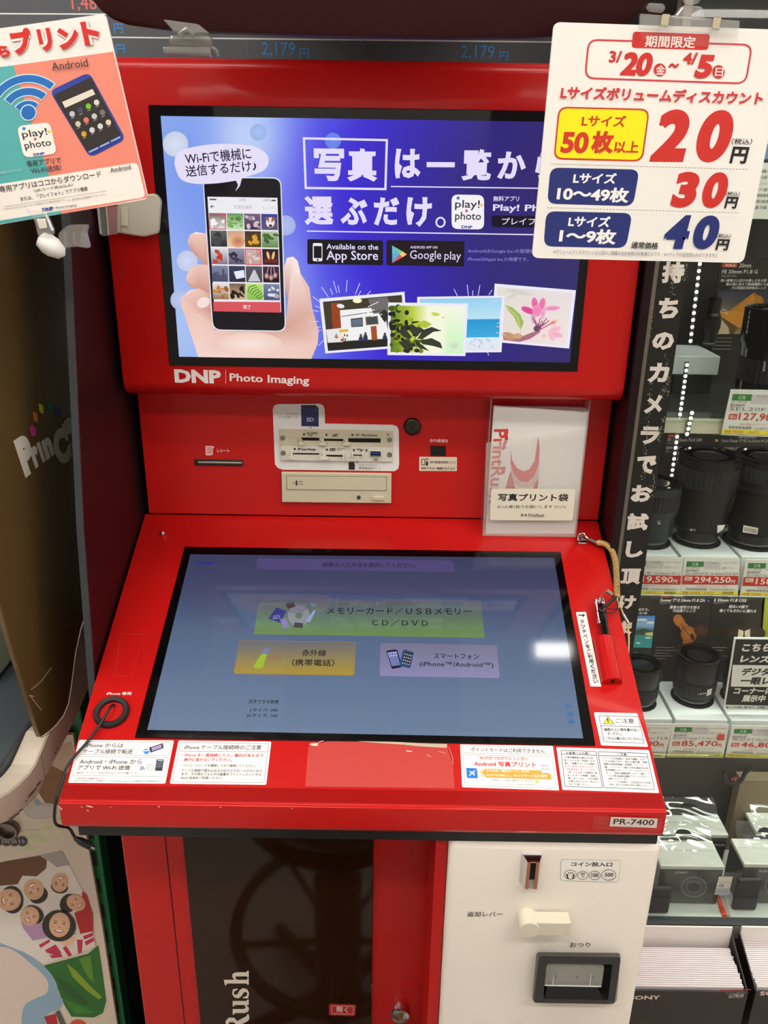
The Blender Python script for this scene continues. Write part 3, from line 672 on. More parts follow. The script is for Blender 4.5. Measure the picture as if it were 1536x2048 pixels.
A.text('赤外線', 504, 380, 624, 382, 32, K, .012); A.text('（携帯電話）', 455, 430, 664, 432, 34, K, .012)
A.rr([(893, 316), (1470, 326), (1488, 493), (887, 482)], 14, (120, 110, 170)); A.rr([(896, 319), (1467, 329), (1484, 490), (890, 479)], 13, 0, [(122, 120, 146), (122, 120, 146), (144, 140, 180), (142, 138, 178)])
A.text('スマートフォン', 1158, 394, 1382, 398, 26, K, .01); A.text('(iPhone™/Android™)', 1088, 438, 1454, 444, 30, K, .008)
A.text('注文できる枚数', 240, 616, 391, 618, 20, K, .01); A.text('Lサイズ: 300', 248, 656, 386, 657, 17, K, .01); A.text('2Lサイズ: 100', 230, 684, 384, 685, 18, K, .01)
# card, disc and phone pictures on the buttons
A.ring(490, 182, 54, 52, 36, (136, 140, 148), n=30); A.ring(490, 182, 54, 52, 34, (120, 118, 136), 0, 200, 320, 12)
A.poly([(380, 142), (428, 158), (400, 218), (338, 196)], (46, 46, 130)); A.text('SD', 360, 200, 394, 198, 18, (150, 150, 190), .01, .2); A.poly([(396, 200), (428, 196), (442, 240), (416, 250)], (128, 124, 176)); A.poly([(424, 122), (464, 114), (474, 138), (436, 148)], (56, 40, 44)); A.poly([(470, 216), (512, 220), (508, 244), (464, 240)], (60, 48, 50)); A.poly([(560, 160), (576, 154), (545, 216), (522, 212)], (140, 160, 200)); A.pl_([(552, 120), (574, 128), (560, 138), (550, 122)], 4, (110, 130, 190))
A.poly([(306, 372), (334, 372), (312, 440), (290, 446), (264, 438)], (160, 190, 50)); A.poly([(322, 342), (350, 342), (334, 374), (306, 372)], (120, 126, 180))
for x in (340, 358, 376): A.poly([(x, 376), (x+13, 376), (x+13, 404), (x, 404)], (150, 120, 84))
A.poly([(390, 374), (408, 390), (390, 406)], (150, 120, 84))
A.rr([(922, 356), (976, 350), (1002, 438), (950, 448)], 8, (34, 34, 58)); A.poly([(928, 366), (974, 360), (992, 428), (950, 434)], (120, 124, 180))
A.rr([(1006, 350), (1060, 364), (1040, 446), (986, 430)], 8, (40, 84, 140)); A.poly([(1012, 358), (1054, 370), (1038, 436), (1002, 428)], (56, 54, 66))
for i in range(4):
    for j in range(4):
        A.ell(1016+i*10-j*4, 374+j*15+i*3, 3, 4, (190, 190, 200), n=6)
        if j < 2: A.ell(936+i*11+j*3, 370+j*14-i*1, 3, 4, (220, 220, 236), n=6)
A.fr(640, 1020, 2.477)
for y, t in ((978, 'あA'), (1020, 'Aあ'), (1058, 'あ')): A.ell(1228+(y-978)*.18, y, 19, 15, (84, 124, 168)); A.text(t, 1216+(y-978)*.18, y+6, 1242+(y-978)*.18, y+6, 12, (60, 96, 150))
A.build('menu_picture', 'touch', scr)

# things fixed on the desk: screws, grommet, stickers, pen holder
for x, y in ((325, 1067),):
    c = DESK.hit(x, y); obj('dome_screw', lathe(c, [(.0038, 0), (.0036, .0012), (.0024, .0028), (.0009, .0036), (.0001, .0037)], 18, DESK.n), 'chrome', kiosk)
gc = DESK.hit(223.5, 1425.5, 0)
R = obj('grommet', lathe(gc, [(.0196, 0), (.0196, .0034), (.0180, .0054), (.0152, .0054), (.0134, .0042), (.0131, .0012), (.0131, 0)], 40, DESK.n), 'rubber', kiosk); shade(R, 50)
R2 = lathe(gc, [(.0131, .0003), (.0001, .0004)], 36, DESK.n); obj('recess_disc', R2, 'red', kiosk)
A = Art(DESK, (100, 1380, 2.844)); A.text('iPhone 専用', 321, 30, 461, 30, 18, (250, 226, 220), .02); A.build('socket_lettering', 'print', kiosk)
A = Art(DESK, (100, 1020, 2.56)); A.rro([(362, 634), (482, 638), (420, 852), (330, 850)], 1, 2, (196, 40, 36)); A.build('tape_mark', 'print', kiosk)
def sticker(name, fr, q, r=8, col=(246, 242, 238)):
    A = Art(DESK, fr); A.rr(q, r, col); return A
F2 = (120, 1460, 3.491); K = (40, 38, 40)
A = sticker('a', F2, [(134, 70), (796, 74), (736, 376), (56, 370)], 12)
A.rro([(148, 82), (778, 86), (766, 180), (122, 174)], 12, 2.2, (110, 106, 108)); A.rro([(116, 186), (758, 192), (734, 327), (84, 320)], 14, 2.2, (110, 106, 108))
A.text('iPhone からは', 176, 122, 440, 124, 30, K, .012); A.text('ケーブル接続で転送', 156, 168, 505, 168, 34, K, .012)
A.text('Android・iPhone から', 134, 238, 570, 240, 34, K, .008); A.text('アプリで Wi-Fi 送信', 118, 280, 486, 282, 34, K, .014); A.text('無料アプリ Play!Photo が必要です', 112, 312, 538, 314, 20, (150, 146, 146))
A.text('※一部対象外の機種があります。', 104, 346, 310, 347, 12, (80, 76, 78)); A.text('※iPhoneはApple Inc. の商標です。AndroidはGoogle Inc. の商標または登録商標です', 98, 363, 706, 367, 12, (80, 76, 78))
A.poly([(622, 126), (718, 94), (724, 128), (634, 160)], (34, 32, 40)); A.poly([(640, 126), (708, 104), (712, 126), (644, 150)], (176, 150, 196)); A.ell(604, 152, 20, 18, (50, 140, 220)); A.line((590, 150), (626, 142), 7, (246, 242, 238))
A.rr([(676, 208), (726, 208), (714, 288), (664, 286)], 5, (40, 44, 60)); A.line((684, 216), (718, 217), 6, (220, 220, 226))
for i in range(4):
    for j in range(3): A.ell(682+i*10-j*3, 232+j*14, 3, 4, (176, 180, 190), n=6)
A.ring(632, 264, 27, 22, 3, (190, 190, 190)); A.text('play!', 616, 258, 648, 258, 10, (140, 140, 140)); A.text('photo', 612, 274, 648, 274, 10, (140, 140, 140))
for r in (10, 20, 30): A.ring(564, 284, r, r, 5, (60, 90, 180), 0, 270, 350, 8)
A.ell(565, 281, 4, 4, (60, 90, 180)); A.build('transfer_sticker', 'print', kiosk)
A = sticker('b', F2, [(828, 74), (1476, 82), (1440, 384), (766, 376)], 12)
A.rro([(842, 88), (1458, 94), (1426, 372), (784, 364)], 14, 2.6, (90, 86, 88)); A.line((836, 148), (1452, 154), 2.6, (90, 86, 88))
A.text('iPhone ケーブル接続時のご注意', 866, 138, 1404, 140, 34, K, .012); A.text('・iPhone を一度接続したら、案内があるまで', 850, 188, 1420, 192, 24, (196, 50, 48), .02); A.text('絶対に抜かないでください。', 866, 220, 1198, 222, 24, (196, 50, 48), .02)
A.text('・パスコードロックを解除してから接続してください。', 840, 258, 1366, 262, 20, (70, 66, 68), .008); A.text('・ケーブル接続で読み込めるのはカメラロールのみとなり', 832, 294, 1408, 298, 22, (70, 66, 68), .008); A.text('ます、その他のフォルダの画像をプリントしたいときは', 848, 320, 1404, 324, 22, (70, 66, 68), .008); A.text('Wi-Fi 送信をご利用ください。', 840, 346, 1136, 348, 20, (70, 66, 68), .008)
A.build('cable_caution_sticker', 'print', kiosk)
F3 = (900, 1470, 3.491)
A = sticker('c', F3, [(70, 66), (718, 78), (762, 388), (84, 366)], 8)
A.rro([(88, 76), (706, 90), (710, 138), (90, 126)], 10, 2, (110, 106, 108)); A.text('ポイントカードはご利用できません', 146, 116, 664, 130, 30, (50, 46, 48), .014)
A.rro([(90, 136), (712, 152), (740, 376), (104, 354)], 12, 2, (110, 106, 108))
A.text('Wi-Fiがつながりにくい方へ', 204, 172, 550, 182, 26, (226, 60, 52), .022); A.text('Android 写真プリント', 168, 219, 604, 228, 36, (222, 50, 46), .026)
A.rr([(112, 231), (188, 234), (194, 304), (118, 302)], 8, (24, 120, 214))
for p, q, w in [((134, 286), (174, 248), 7), ((140, 256), (172, 282), 6), ((134, 258), (156, 262), 5), ((166, 286), (168, 264), 5)]: A.line(p, q, w, WHT)
A.poly([(218, 262), (246, 238), (700, 252), (708, 312), (252, 298)], (244, 168, 56)); A.poly([(204, 262), (224, 236), (232, 236), (212, 262), (238, 298), (230, 298)], (248, 200, 120))
A.text('スマホの「機内モード」をON', 252, 262, 552, 266, 20, (252, 246, 236), .02); A.text('Wi-Fi をONにし、ネットワーク名を選択', 252, 292, 680, 300, 20, (252, 246, 236), .02)
A.rr([(628, 208), (708, 212), (712, 274), (640, 270)], 14, (246, 244, 246)); A.text('play!', 636, 226, 692, 228, 18, (80, 80, 84)); A.text('photo', 640, 250, 702, 252, 18, (80, 80, 84)); A.text('DNP', 660, 272, 686, 273, 6, (90, 80, 170), .02)
A.text('※写真プリント後は「機内モード」をOFFに', 296, 324, 580, 332, 14, (90, 86, 80)); A.ell(606, 328, 12, 10, (236, 206, 90)); A.text('※Androidは、Google Inc. の商標または登録商標です', 316, 350, 614, 358, 10, (130, 126, 124))
A.build('wifi_guide_sticker', 'print', kiosk)
A = sticker('d', F3, [(742, 86), (1388, 106), (1460, 406), (784, 384)], 10, (248, 246, 246))
A.rro([(772, 106), (1020, 114), (1066, 372), (802, 362)], 8, 4, (40, 38, 40)); A.line((778, 134), (1022, 143), 4, (40, 38, 40)); A.text('お客様へのお願い', 810, 134, 986, 138, 18, K, .02)
A.rro([(1030, 116), (1376, 128), (1430, 384), (1072, 370)], 8, 4, (40, 38, 40)); A.line((1036, 144), (1382, 156), 4, (40, 38, 40)); A.text('ご注意', 1170, 144, 1234, 147, 18, K, .02)
for k, (t, c) in enumerate([('・不測の事故等に備えるため、', 0), ('本システムをご利用になる', 0), ('前に、各種メディアに記録さ', 1), ('れているデータのバックアッ', 1), ('プを必ずおこなってください', 1), ('・本システムのご利用中に発', 0), ('生したデータ破損・消失に', 0), ('関しましては、一切の責任', 0), ('を負えませんので、あらかじ', 0), ('めご了承ください', 0)]):
    x = 792+k*4.6; y = 164+k*21; e = x+(214 if k not in (9,) else 140)
    A.text(t, x, y, e, y+7, 15, (206, 70, 80) if c and k != 2 else (54, 50, 54), .012)
for k, t in enumerate(['・プリントする画像は、自分で撮影したオリ', 'ジナル作品であり、他人の著作権、商標', '権等の知的財産権、肖像権、プライバシー', '権、パブリシティ権その他の権利又は利', '益を損害しないこと（アニメのキャラク', 'ター）、製造の複製画像、スポーツ選手、ア', 'イドル等の画像を無断でプリントすること', 'は禁止されています', '・プリントする画像が、公序良俗または法律、', '命令、処分その他の法令に違反しないこと']):
    x = 1050+k*5.2+(0 if k in (0, 8) else 14); y = 172+k*20.5; e = (1372+k*4.2) if k != 7 else 1240
    A.text(t, x, y, e, y+10*(e-x)/320, 14.5, (54, 50, 54), .012)
A.build('customer_notice_sticker', 'print', kiosk)
F4 = (1120, 1020, 4.096)
A = sticker('e', F4, [(276, 1658), (632, 1666), (722, 1942), (336, 1930)], 12, (248, 246, 246))
A.rro([(314, 1684), (640, 1692), (692, 1914), (358, 1902)], 10, 4.5, (40, 38, 40)); A.line((334, 1768), (658, 1778), 4.5, (40, 38, 40))
A.poly([(390, 1690), (448, 1756), (352, 1756)], (60, 56, 30)); A.poly([(390, 1698), (438, 1752), (360, 1752)], (246, 226, 40)); A.text('!', 389, 1744, 402, 1744, 36, (30, 28, 28), .04)
A.text('ご注意', 458, 1748, 610, 1750, 40, (36, 34, 36), .006); A.text('・画面の上に物を乗せない', 346, 1812, 654, 1818, 26, (44, 40, 44), .02); A.text('でください。', 388, 1848, 510, 1850, 26, (44, 40, 44), .02); A.text('・この上に乗らないでください。', 358, 1884, 680, 1892, 26, (44, 40, 44), .02)
A.build('screen_caution_sticker', 'print', kiosk)
# vertical touch pen strip
A = sticker('f', F4, [(130, 838), (212, 836), (338, 1448), (248, 1446)], 1, (244, 238, 234))
A.line((148, 862), (186, 864), 9, (30, 26, 28)); A.poly([(184, 850), (206, 864), (184, 880)], (30, 26, 28))
for k, ch in enumerate('タッチペンをご利用ください'):
    y = 930+k*41; x = 166+k*9.4
    A.text(ch, x-3, y+2, x+35, y+3, 35, (34, 30, 32), .02)
A.build('touch_pen_sticker', 'print', kiosk)
# peeled patch in the middle of the desk
A = Art(DESK, (580, 1460, 4.267)); A.poly([(165, 140), (330, 96), (560, 92), (900, 120), (1340, 150), (1390, 290), (1404, 500), (134, 484)], (196, 62, 56)); A.build('film_patch', artmat('worn_film', rough=.35), kiosk)
A = Art(DESK, (580, 1460, 4.267), 9e-4)
def ridge(P0, wd, col):
    n = len(P0); A.poly([(x, y-w/2) for (x, y), w in zip(P0, wd)]+[(x, y+w/2) for (x, y), w in list(zip(P0, wd))[::-1]], col)
ridge([(245, 110), (320, 80), (400, 82), (500, 86), (620, 98), (760, 108), (960, 118), (1100, 130), (1340, 140)], [10, 6, 4, 8, 12, 16, 20, 28, 34], (196, 176, 150))
A.poly([(164, 128), (180, 114), (244, 114), (236, 140), (190, 138)], (222, 206, 190)); A.pl_([(1354, 150), (1385, 230), (1392, 300)], 4, (226, 170, 160)); A.pl_([(992, 182), (1040, 188)], 8, (250, 230, 226)); A.pl_([(1270, 186), (1330, 204)], 5, (240, 160, 150)); A.pl_([(1165, 214), (1200, 232)], 5, (244, 200, 196)); A.pl_([(160, 150), (134, 484)], 3, (226, 96, 86))
A.build('torn_film_edge', 'print', kiosk)
# red pen holder
def hitd(x, y, off=0): return DESK.hit(1120+x/4.096, 1020+y/4.096, off)
h0, h1 = hitd(338, 1072), hitd(424, 1424)
ax = (h1-h0).normalized()
h0 = hitd(352, 1066)
rad = .0125
side = DESK.n.cross(ax).normalized()
def halfcyl(c0, c1, r, n=14):
    V = []
    for c in (c0, c1):
        for i in range(n+1):
            a = pi*i/n; V.append(c+side*cos(a)*r+DESK.n*sin(a)*r)
    m = n+1; Fc = [(i, i+1, m+i+1, m+i) for i in range(n)]+[tuple(range(n, -1, -1)), tuple(range(m, 2*m)), (0, m, 2*m-1, n)]
    return V, Fc
holder = shade(obj('pen_holder', bev(halfcyl(h0, h1, rad), .0006, 1, 50), 'red', kiosk), 40)
e1 = h1+DESK.n*.0055; obj('holder_hole', lathe(e1+ax*.0001, [(.0028, 0), (.0026, .0003), (.0001, .0004)], 14, ax), 'hole', holder)
# lower cabinet
YB = .80; BOD = PY(YB); fr = (220, 1620, 2.194)
obj('lower_cabinet', bev(box(-.3180, .2880, YB, 1.22, .02, .912), .002, 1), 'red', kiosk)
obj('plinth', box(-.30, .27, YB+.02, 1.2, 0, .03), 'black', kiosk)
def down(pl, xt, yt, z, off=0):
    p = pl.hit(xt, yt, off); return Vector((p.x, p.y, z))
pA, pB = BOD.hit(220+320/2.194, 1620+95/2.194), BOD.hit(220+1157/2.194, 1620+105/2.194)
door = obj('brown_door', bev(box(pA.x, pB.x, YB-.004, YB+.004, .06, .905), .0008, 1), 'brownglass', kiosk, label='brown tinted glass door')
PDo = PY(YB-.004)
A = Art(PDo, fr)
# the word on the door, reading upwards
def glyphpoly(A, pts, col): A.poly(pts, col)
wc = (236, 222, 208)
def dl(y0, pts): A.poly([(609-v*141, y0-u*126) for u, v in pts], wc)
dl(768, [(.02, 0), (.24, 0), (.24, .05), (.19, .06), (.19, .36), (.25, .42), (.31, .40), (.31, .06), (.27, .05), (.27, 0), (.50, 0), (.50, .05), (.45, .07), (.45, .40), (.40, .50), (.30, .52), (.19, .45), (.19, .78), (0, .74), (0, .70), (.06, .68), (.06, .06), (.02, .05)])
dl(828, [(.02, .02), (.02, .18), (.06, .18), (.10, .07), (.19, .04), (.25, .09), (.22, .16), (.08, .24), (.02, .33), (.05, .45), (.18, .52), (.34, .49), (.36, .35), (.32, .35), (.27, .45), (.19, .47), (.14, .42), (.17, .35), (.31, .28), (.38, .18), (.34, .05), (.2, -.01)])
dl(896, [(0, .50), (0, .45), (.05, .43), (.05, .12), (.11, .01), (.22, -.01), (.33, .07), (.33, 0), (.52, .0), (.52, .05), (.47, .07), (.47, .50), (.28, .50), (.28, .45), (.33, .43), (.33, .14), (.26, .09), (.19, .14), (.19, .50)])
dl(978, [(0, 0), (.26, 0), (.26, .05), (.2, .07), (.2, .33), (.25, .33), (.42, .03), (.5, -.02), (.66, 0), (.66, .05), (.60, .06), (.42, .36), (.54, .45), (.54, .62), (.42, .72), (.22, .72), (.22, .65), (.32, .65), (.39, .58), (.38, .46), (.30, .39), (.2, .39), (.2, .65), (.22, .65), (.22, .72), (0, .72), (0, .67), (.06, .65), (.06, .07), (0, .05)])
A.build('door_lettering', 'print', door)
PDo2 = PY(YB-.0044)
A = Art(PDo, fr); A.rr([(962, 849), (1080, 853), (1076, 904), (960, 900)], 7, (176, 34, 30)); A.rro([(972, 857), (1071, 860), (1068, 896), (971, 893)], 6, 2, (240, 200, 196)); A.text('開く', 994, 886, 1044, 888, 24, (244, 226, 222), .01); A.build('open_sticker', 'print', door)
c = BOD.hit(220+1273/2.194, 1620+872/2.194); lk = obj('door_lock', lathe(c, [(.0135, 0), (.0135, .008), (.012, .012), (.007, .0122), (.0068, .0105), (.0001, .0105)], 28, (0, -1, 0)), 'chrome', kiosk); shade(lk)
obj('keyhole', lathe(c+Vector((0, -.0106, 0)), [(.0045, 0), (.0045, .0012), (.0001, .0013)], 16, (0, -1, 0)), 'brass', lk)
pA, pB = BOD.hit(220+1432/2.194, 1750), BOD.hit(220+1446/2.194, 1750)
obj('door_gap', box(pA.x, pB.x, YB-.0006, YB+.001, .03, .91), 'hole', kiosk)
pA = BOD.hit(333, 1700); obj('panel_seam', box(pA.x-.0006, pA.x+.0006, YB-.0005, YB+.001, .03, .91), 'darkred', kiosk)

# ---------------- stylus, its cord, the charging cable ----------------
st = thing('stylus_pen', 'black stylus pen with a chrome clip standing in the red holder on the desk', 'stylus', tuple(h0))
pd = -ax
b0 = h0+DESK.n*.0062+ax*.02; tip = hitd(326, 750, .0075)
b1 = b0+ (tip-b0)
pd = (b1-b0).normalized(); L = (b1-b0).length
shade(obj('barrel', lathe(b0, [(.0042, 0), (.0046, .003), (.0046, L-.012)], 20, pd), 'gloss', st))
shade(obj('cap', lathe(b0+pd*(L-.012), [(.0048, 0), (.0048, .008), (.0036, .011), (.0012, .0135), (.0012, .0155), (.0001, .0157)], 20, pd), 'chrome', st))
sn = side if side.x < 0 else -side
cc = b0+pd*(L-.006)+sn*.004+DESK.n*.003
shade(obj('clip', join(tube([cc+sn*.0006-DESK.n*.003, cc+sn*.003, cc+sn*.004-pd*.004, cc+sn*.0036-pd*.026, cc+sn*.003-pd*.034], .0017, 8), lathe(cc+sn*.003-pd*.036, [(.0012, 0), (.0022, .001), (.0022, .003), (.0012, .004)], 10, pd)), 'chrome', st))
k0 = b1+pd*.002
lo = spline([k0, hitd(350, 728, .014), hitd(366, 716, .013), hitd(384, 716, .012)], 6)
lan = obj('lanyard_loop', join(tube(spline([hitd(412, 742, .010), hitd(436, 760, .009), hitd(454, 782, .008), hitd(466, 806, .006), hitd(452, 850, .006), hitd(400, 878, .008), hitd(350, 886, .012), hitd(312, 872, .013), hitd(308, 858, .0145), hitd(350, 862, .0165), hitd(410, 852, .009), hitd(462, 830, .006)], 6), .0007, 6), tube([hitd(370, 816, .006), hitd(428, 760, .009), hitd(446, 748, .009)], .002, 8, [.0014, .0026, .0016])), 'black', st)
obj('lanyard_clasp', join(tube(lo, .0007, 6), tube([hitd(366, 712, .013), hitd(412, 740, .011)], .0026, 8)), 'steel', st)
# coiled cord: from the chrome anchor down the desk edge to the pen
cordm = mat('amber_cord', (198, 164, 98), .3, spec=.6)
cd_ = thing('coiled_cord', 'amber coiled security cord running from its chrome anchor down the desk edge to the pen', 'cord', tuple(hitd(180, 250)))
ctr = spline([hitd(300, 292, .006), hitd(360, 312, .008), hitd(410, 360, .008), hitd(442, 430, .006), hitd(456, 520, .004), hitd(462, 620, .002), hitd(466, 720, .001)], 30)
def coil(path, R, turns, r):
    out = []; n = len(path)*6; m = len(path)-1
    up0 = DESK.n
    for i in range(n):
        t = i/(n-1)*m; k_ = min(int(t), m-1); f = t-k_; p = path[k_].lerp(path[k_+1], f); d = (path[k_+1]-path[k_]).normalized()
        u = (up0-d*up0.dot(d)).normalized(); w_ = d.cross(u); a = 2*pi*turns*i/(n-1)
        out.append(p+u*cos(a)*R+w_*sin(a)*R)
    return tube(out, r, 6)
shade(obj('coil', coil(ctr, .0032, 46, .0008), cordm, cd_), 60)
ep = ctr[-1]
obj('straight_lead', tube(spline([ep, hitd(476, 800, .002), hitd(468, 812, .004), hitd(486, 806, .004), hitd(508, 846, .003), hitd(530, 900, .002), hitd(556, 960, 0), hitd(570, 1040, -.004), hitd(576, 1120, -.01), hitd(580, 1190, -.02)], 6), .0011, 6), cordm, cd_)
obj('ferrule', join(tube([hitd(234, 262, .005), hitd(302, 294, .006)], .0024, 10), tube([hitd(512, 876, .005), hitd(560, 938, .002)], .0019, 8)), 'steel', cd_)
an = hitd(180, 262, 0)
br = join(bev(extr([hitd(146, 262), hitd(212, 262), hitd(214, 288), hitd(146, 286)], DESK.n*.004), .0006, 1), tube(spline([hitd(146, 262, .003), hitd(146, 232, .006), hitd(166, 220, .007), hitd(190, 222, .007), hitd(214, 250, .006), hitd(240, 264, .005)], 6), .0014, 8), bev(extr([hitd(150, 264, .001), hitd(154, 232, .001), hitd(178, 224, .001), hitd(204, 240, .001), hitd(210, 264, .001)], DESK.n*.003), .0006, 1))
obj('anchor_bracket', br, 'chrome', cd_)
obj('anchor_screw', lathe(hitd(180, 240, .004), [(.0028, 0), (.0024, .0014), (.0001, .0018)], 14, DESK.n), 'chrome', cd_)
# charging cable
cb = thing('charging_cable', 'thin black charging cable hanging out of the round desk socket over the edge', 'cable', tuple(gc))
def ha(x, y, off): return DESK.hit(x, y, off)
pth = spline([ha(229, 1412, .002), ha(224, 1424, .009), ha(206, 1450, .006), ha(176, 1488, .004), ha(148, 1520, .004), ha(132, 1545, .004), ha(126, 1566, .003), Vector((-.334, .684, .955)), Vector((-.336, .679, .930)), PY(.70).hit(137, 1656), PY(.70).hit(148, 1672), PY(.70).hit(156, 1680)], 8)
obj('lead', tube(pth, .0016, 8), 'black', cb)
e0, e1 = PY(.70).hit(155, 1679), PY(.70).hit(180, 1692); dv = (e1-e0).normalized()
obj('plug', join(bev(tube([e0-dv*.004, e0, e0+dv*.004, e1, e1+dv*.001], .004, 8, [.002, .0032, .0044, .0044, .0036]), .0004, 1)), 'black', cb)
obj('connector', tube([e1+dv*.0015, e1+dv*.006], .0022, 6), 'steel', cb)
# print bags in a clear holder on the card reader panel
fr = (760, 780, 2.844)
bh = thing('bag_holder', 'clear holder on the red panel with a cream label for photo print bags', 'holder', tuple(MID.hit(760+850/2.844, 780+820/2.844)))
PB = PY(YM-.030)
obj('front_sheet', slab(PB, [(604, 300), (1170, 226), (1112, 832), (586, 826)], .0016, 0, fr), 'acrylic', bh)
q = [PB.hit(760+x/2.844, 780+y/2.844) for x, y in ((586, 826), (1112, 832))]
obj('base_sheet', box(q[0].x, q[1].x, YM-.030, YM, q[0].z-.001, q[0].z+.001), 'acrylic', bh)
for i in (0, 1): obj('side_sheet', box(q[i].x-.0008, q[i].x+.0008, YM-.030, YM, q[0].z, q[0].z+.19), 'acrylic', bh)
PBf = PY(YM-.0318)
A = Art(PBf, fr); A.rr([(632, 560), (1112, 562), (1096, 742), (624, 740)], 16, (232, 226, 206)); A.text('写真プリント袋', 670, 632, 1070, 634, 44, (32, 30, 30), .03); A.text('お1人様1枚でお願いします \\(^o^)/', 666, 676, 1060, 676, 22, (60, 58, 56), .006); A.text('PrintRush', 842, 718, 932, 720, 15, (40, 38, 40), .02, .15)
A.line((842, 722), (930, 723), 1.5, (40, 38, 40)); A.ring(800, 711, 16, 8, 5, (40, 38, 40), 0, 270, 450, 8); A.ring(822, 711, 14, 8, 5, (40, 38, 40), 0, 270, 450, 8); A.build('label_sticker', 'print', bh)
for i, (dy, dx, q) in enumerate([(-.006, 0, [(660, 90), (1160, 98), (1110, 812), (606, 812)]), (-.012, 6, [(654, 92), (1180, 104), (1108, 814), (604, 814)]), (-.018, 12, [(650, 100), (1190, 116), (1106, 816), (602, 816)]), (-.024, 0, [(646, 88), (1184, 128), (1106, 820), (600, 820)])]):
    PP = PY(YM+dy)
    o = obj('print_bag', bev(slab(PP, q, .0035, 0, fr), .001, 1), 'bag')
    tag(o, 'clear photo print bag with the red swoosh, front of the stack in the holder' if i == 3 else ('clear photo print bag in the holder, %s behind the front one' % ['third', 'second', 'next'][i]), 'bag', 'print bags in the clear holder')
    if i == 3:
        A = Art(PP, fr)
        A.poly([(744, 340), (752, 400), (780, 445), (815, 462), (850, 450), (880, 400), (900, 262), (908, 330), (904, 420), (880, 490), (840, 524), (800, 520), (760, 480), (742, 420)], (206, 40, 44))
        A.poly([(742, 430), (760, 490), (800, 524), (842, 526), (886, 490), (904, 430), (902, 490), (880, 545), (845, 556), (790, 552), (750, 520)], (214, 170, 166)); A.poly([(742, 460), (770, 560), (712, 560)], (196, 60, 58)); A.poly([(902, 495), (896, 560), (868, 560)], (206, 50, 52)); A.poly([(722, 210), (716, 260), (690, 340), (704, 340), (728, 280)], (190, 40, 46))
        for k, ch in enumerate('PrintRus'):
            pass
        # vertical word reading downwards
        V, Fc, bb, nf = glyphs('PrintRush', .02, 2); A.up(); k0_ = len(A.V)
        for x, y in V:
            u, v = (x-bb[0])/(bb[2]-bb[0]), (y-bb[1])/(bb[3]-bb[1]); A.V.append(A.P((648+72*v+u*(-30)+(10 if v > .9 else 0), 222+u*420)))
        A.C += [lin((206, 70, 68))]*len(V); A.sink(k0_, nf); A.F += [tuple(i_+k0_ for i_ in f) for f in Fc]
        A.build('bag_print', 'matte', o)
# ---------------- coin machine ----------------
YC = .685; CO = PY(YC); fr = (1020, 1640, 5.12)
xl = CO.hit(899, 1690).x
cm = thing('coin_machine', 'cream coin unit with a chrome slot and black change tray under the desk', 'coin machine', ((xl+.2985)/2, .75, 0))
shade(obj('housing', bev(box(xl, .2985, YC, YB-.001, .004, .9043), .006, 3), 'cream', cm))
obj('side_seam', box(xl-.0135, xl-.001, YC+.012, YB-.001, .01, .9043), 'red', cm, label='red strip beside the cream housing')
fp = [PY(YC-.011).hit(1020+x/5.12, 1640+y/5.12) for x, y in ((178, 430), (304, 430), (274, 708), (152, 704))]
bp = [CO.hit(1020+x/5.12, 1640+y/5.12) for x, y in ((140, 334), (332, 334), (316, 640), (104, 660))]
x0, x1 = min(bp[0].x, bp[3].x), max(bp[1].x, bp[2].x); 
fw0, fw1, fz0, fz1 = (fp[0].x+fp[3].x)/2, (fp[1].x+fp[2].x)/2, fp[3].z, fp[0].z
cx = (fw0+fw1)/2; hw = (x1-x0)/2
zt = bp[0].z; zb = fz0-.001
a, b = .0035, .0028
V = [(cx-hw, YC, zb), (cx+hw, YC, zb), (cx+hw, YC, zt), (cx-hw, YC, zt), (fw0, YC-.011, fz0), (fw1, YC-.011, fz0), (fw1, YC-.011, fz1), (fw0, YC-.011, fz1),
     (fw0+a, YC-.011, fz0+.001), (fw1-a, YC-.011, fz0+.001), (fw1-a, YC-.011, fz1-.001), (fw0+a, YC-.011, fz1-.001), (fw0+a, YC+.0, fz0+.012), (fw1-a, YC+.0, fz0+.012), (fw1-a, YC+.0, fz1-.004), (fw0+a, YC+.0, fz1-.004)]
Fc = [(0, 1, 5, 4), (1, 2, 6, 5), (2, 3, 7, 6), (3, 0, 4, 7), (4, 5, 9, 8), (5, 6, 10, 9), (6, 7, 11, 10), (7, 4, 8, 11), (8, 9, 13, 12), (9, 10, 14, 13), (10, 11, 15, 14), (11, 8, 12, 15)]
cs = obj('coin_slot', ([Vector(v) for v in V], Fc), 'chrome', cm)
obj('slot_opening', box(fw0+a, fw1-a, YC-.0092, YC-.0082, fz0+.011, fz1-.0015), 'hole', cs)
obj('slot_rim', join(box(fw0, fw0+a, YC-.0114, YC-.0110, fz0, fz1), box(fw1-a, fw1, YC-.0114, YC-.0110, fz0, fz1)), 'copper', cs)
c0 = CO.hit(1020+170/5.12, 1640+975/5.12); c0.y = YC
lv = thing_ = shade(obj('return_lever', lathe(c0, [(.0108, 0), (.0108, .019), (.0102, .0202), (.0001, .0203)], 30, (0, -1, 0)), 'ivory', cm))
obj('lever_arm', bev(box(c0.x+.004, c0.x+.0445, YC-.0185, YC-.003, c0.z-.0095, c0.z+.0095), .001, 2), 'ivory', lv)
A = Art(CO, (860, 1620, 2.844)); K = (66, 60, 54)
A.text('返却レバー', 210, 606, 412, 606, 29, K, .012); A.text('おつり', 794, 780, 910, 780, 28, K, .012); A.build('panel_lettering', 'print', cm)
A = Art(CO, fr)
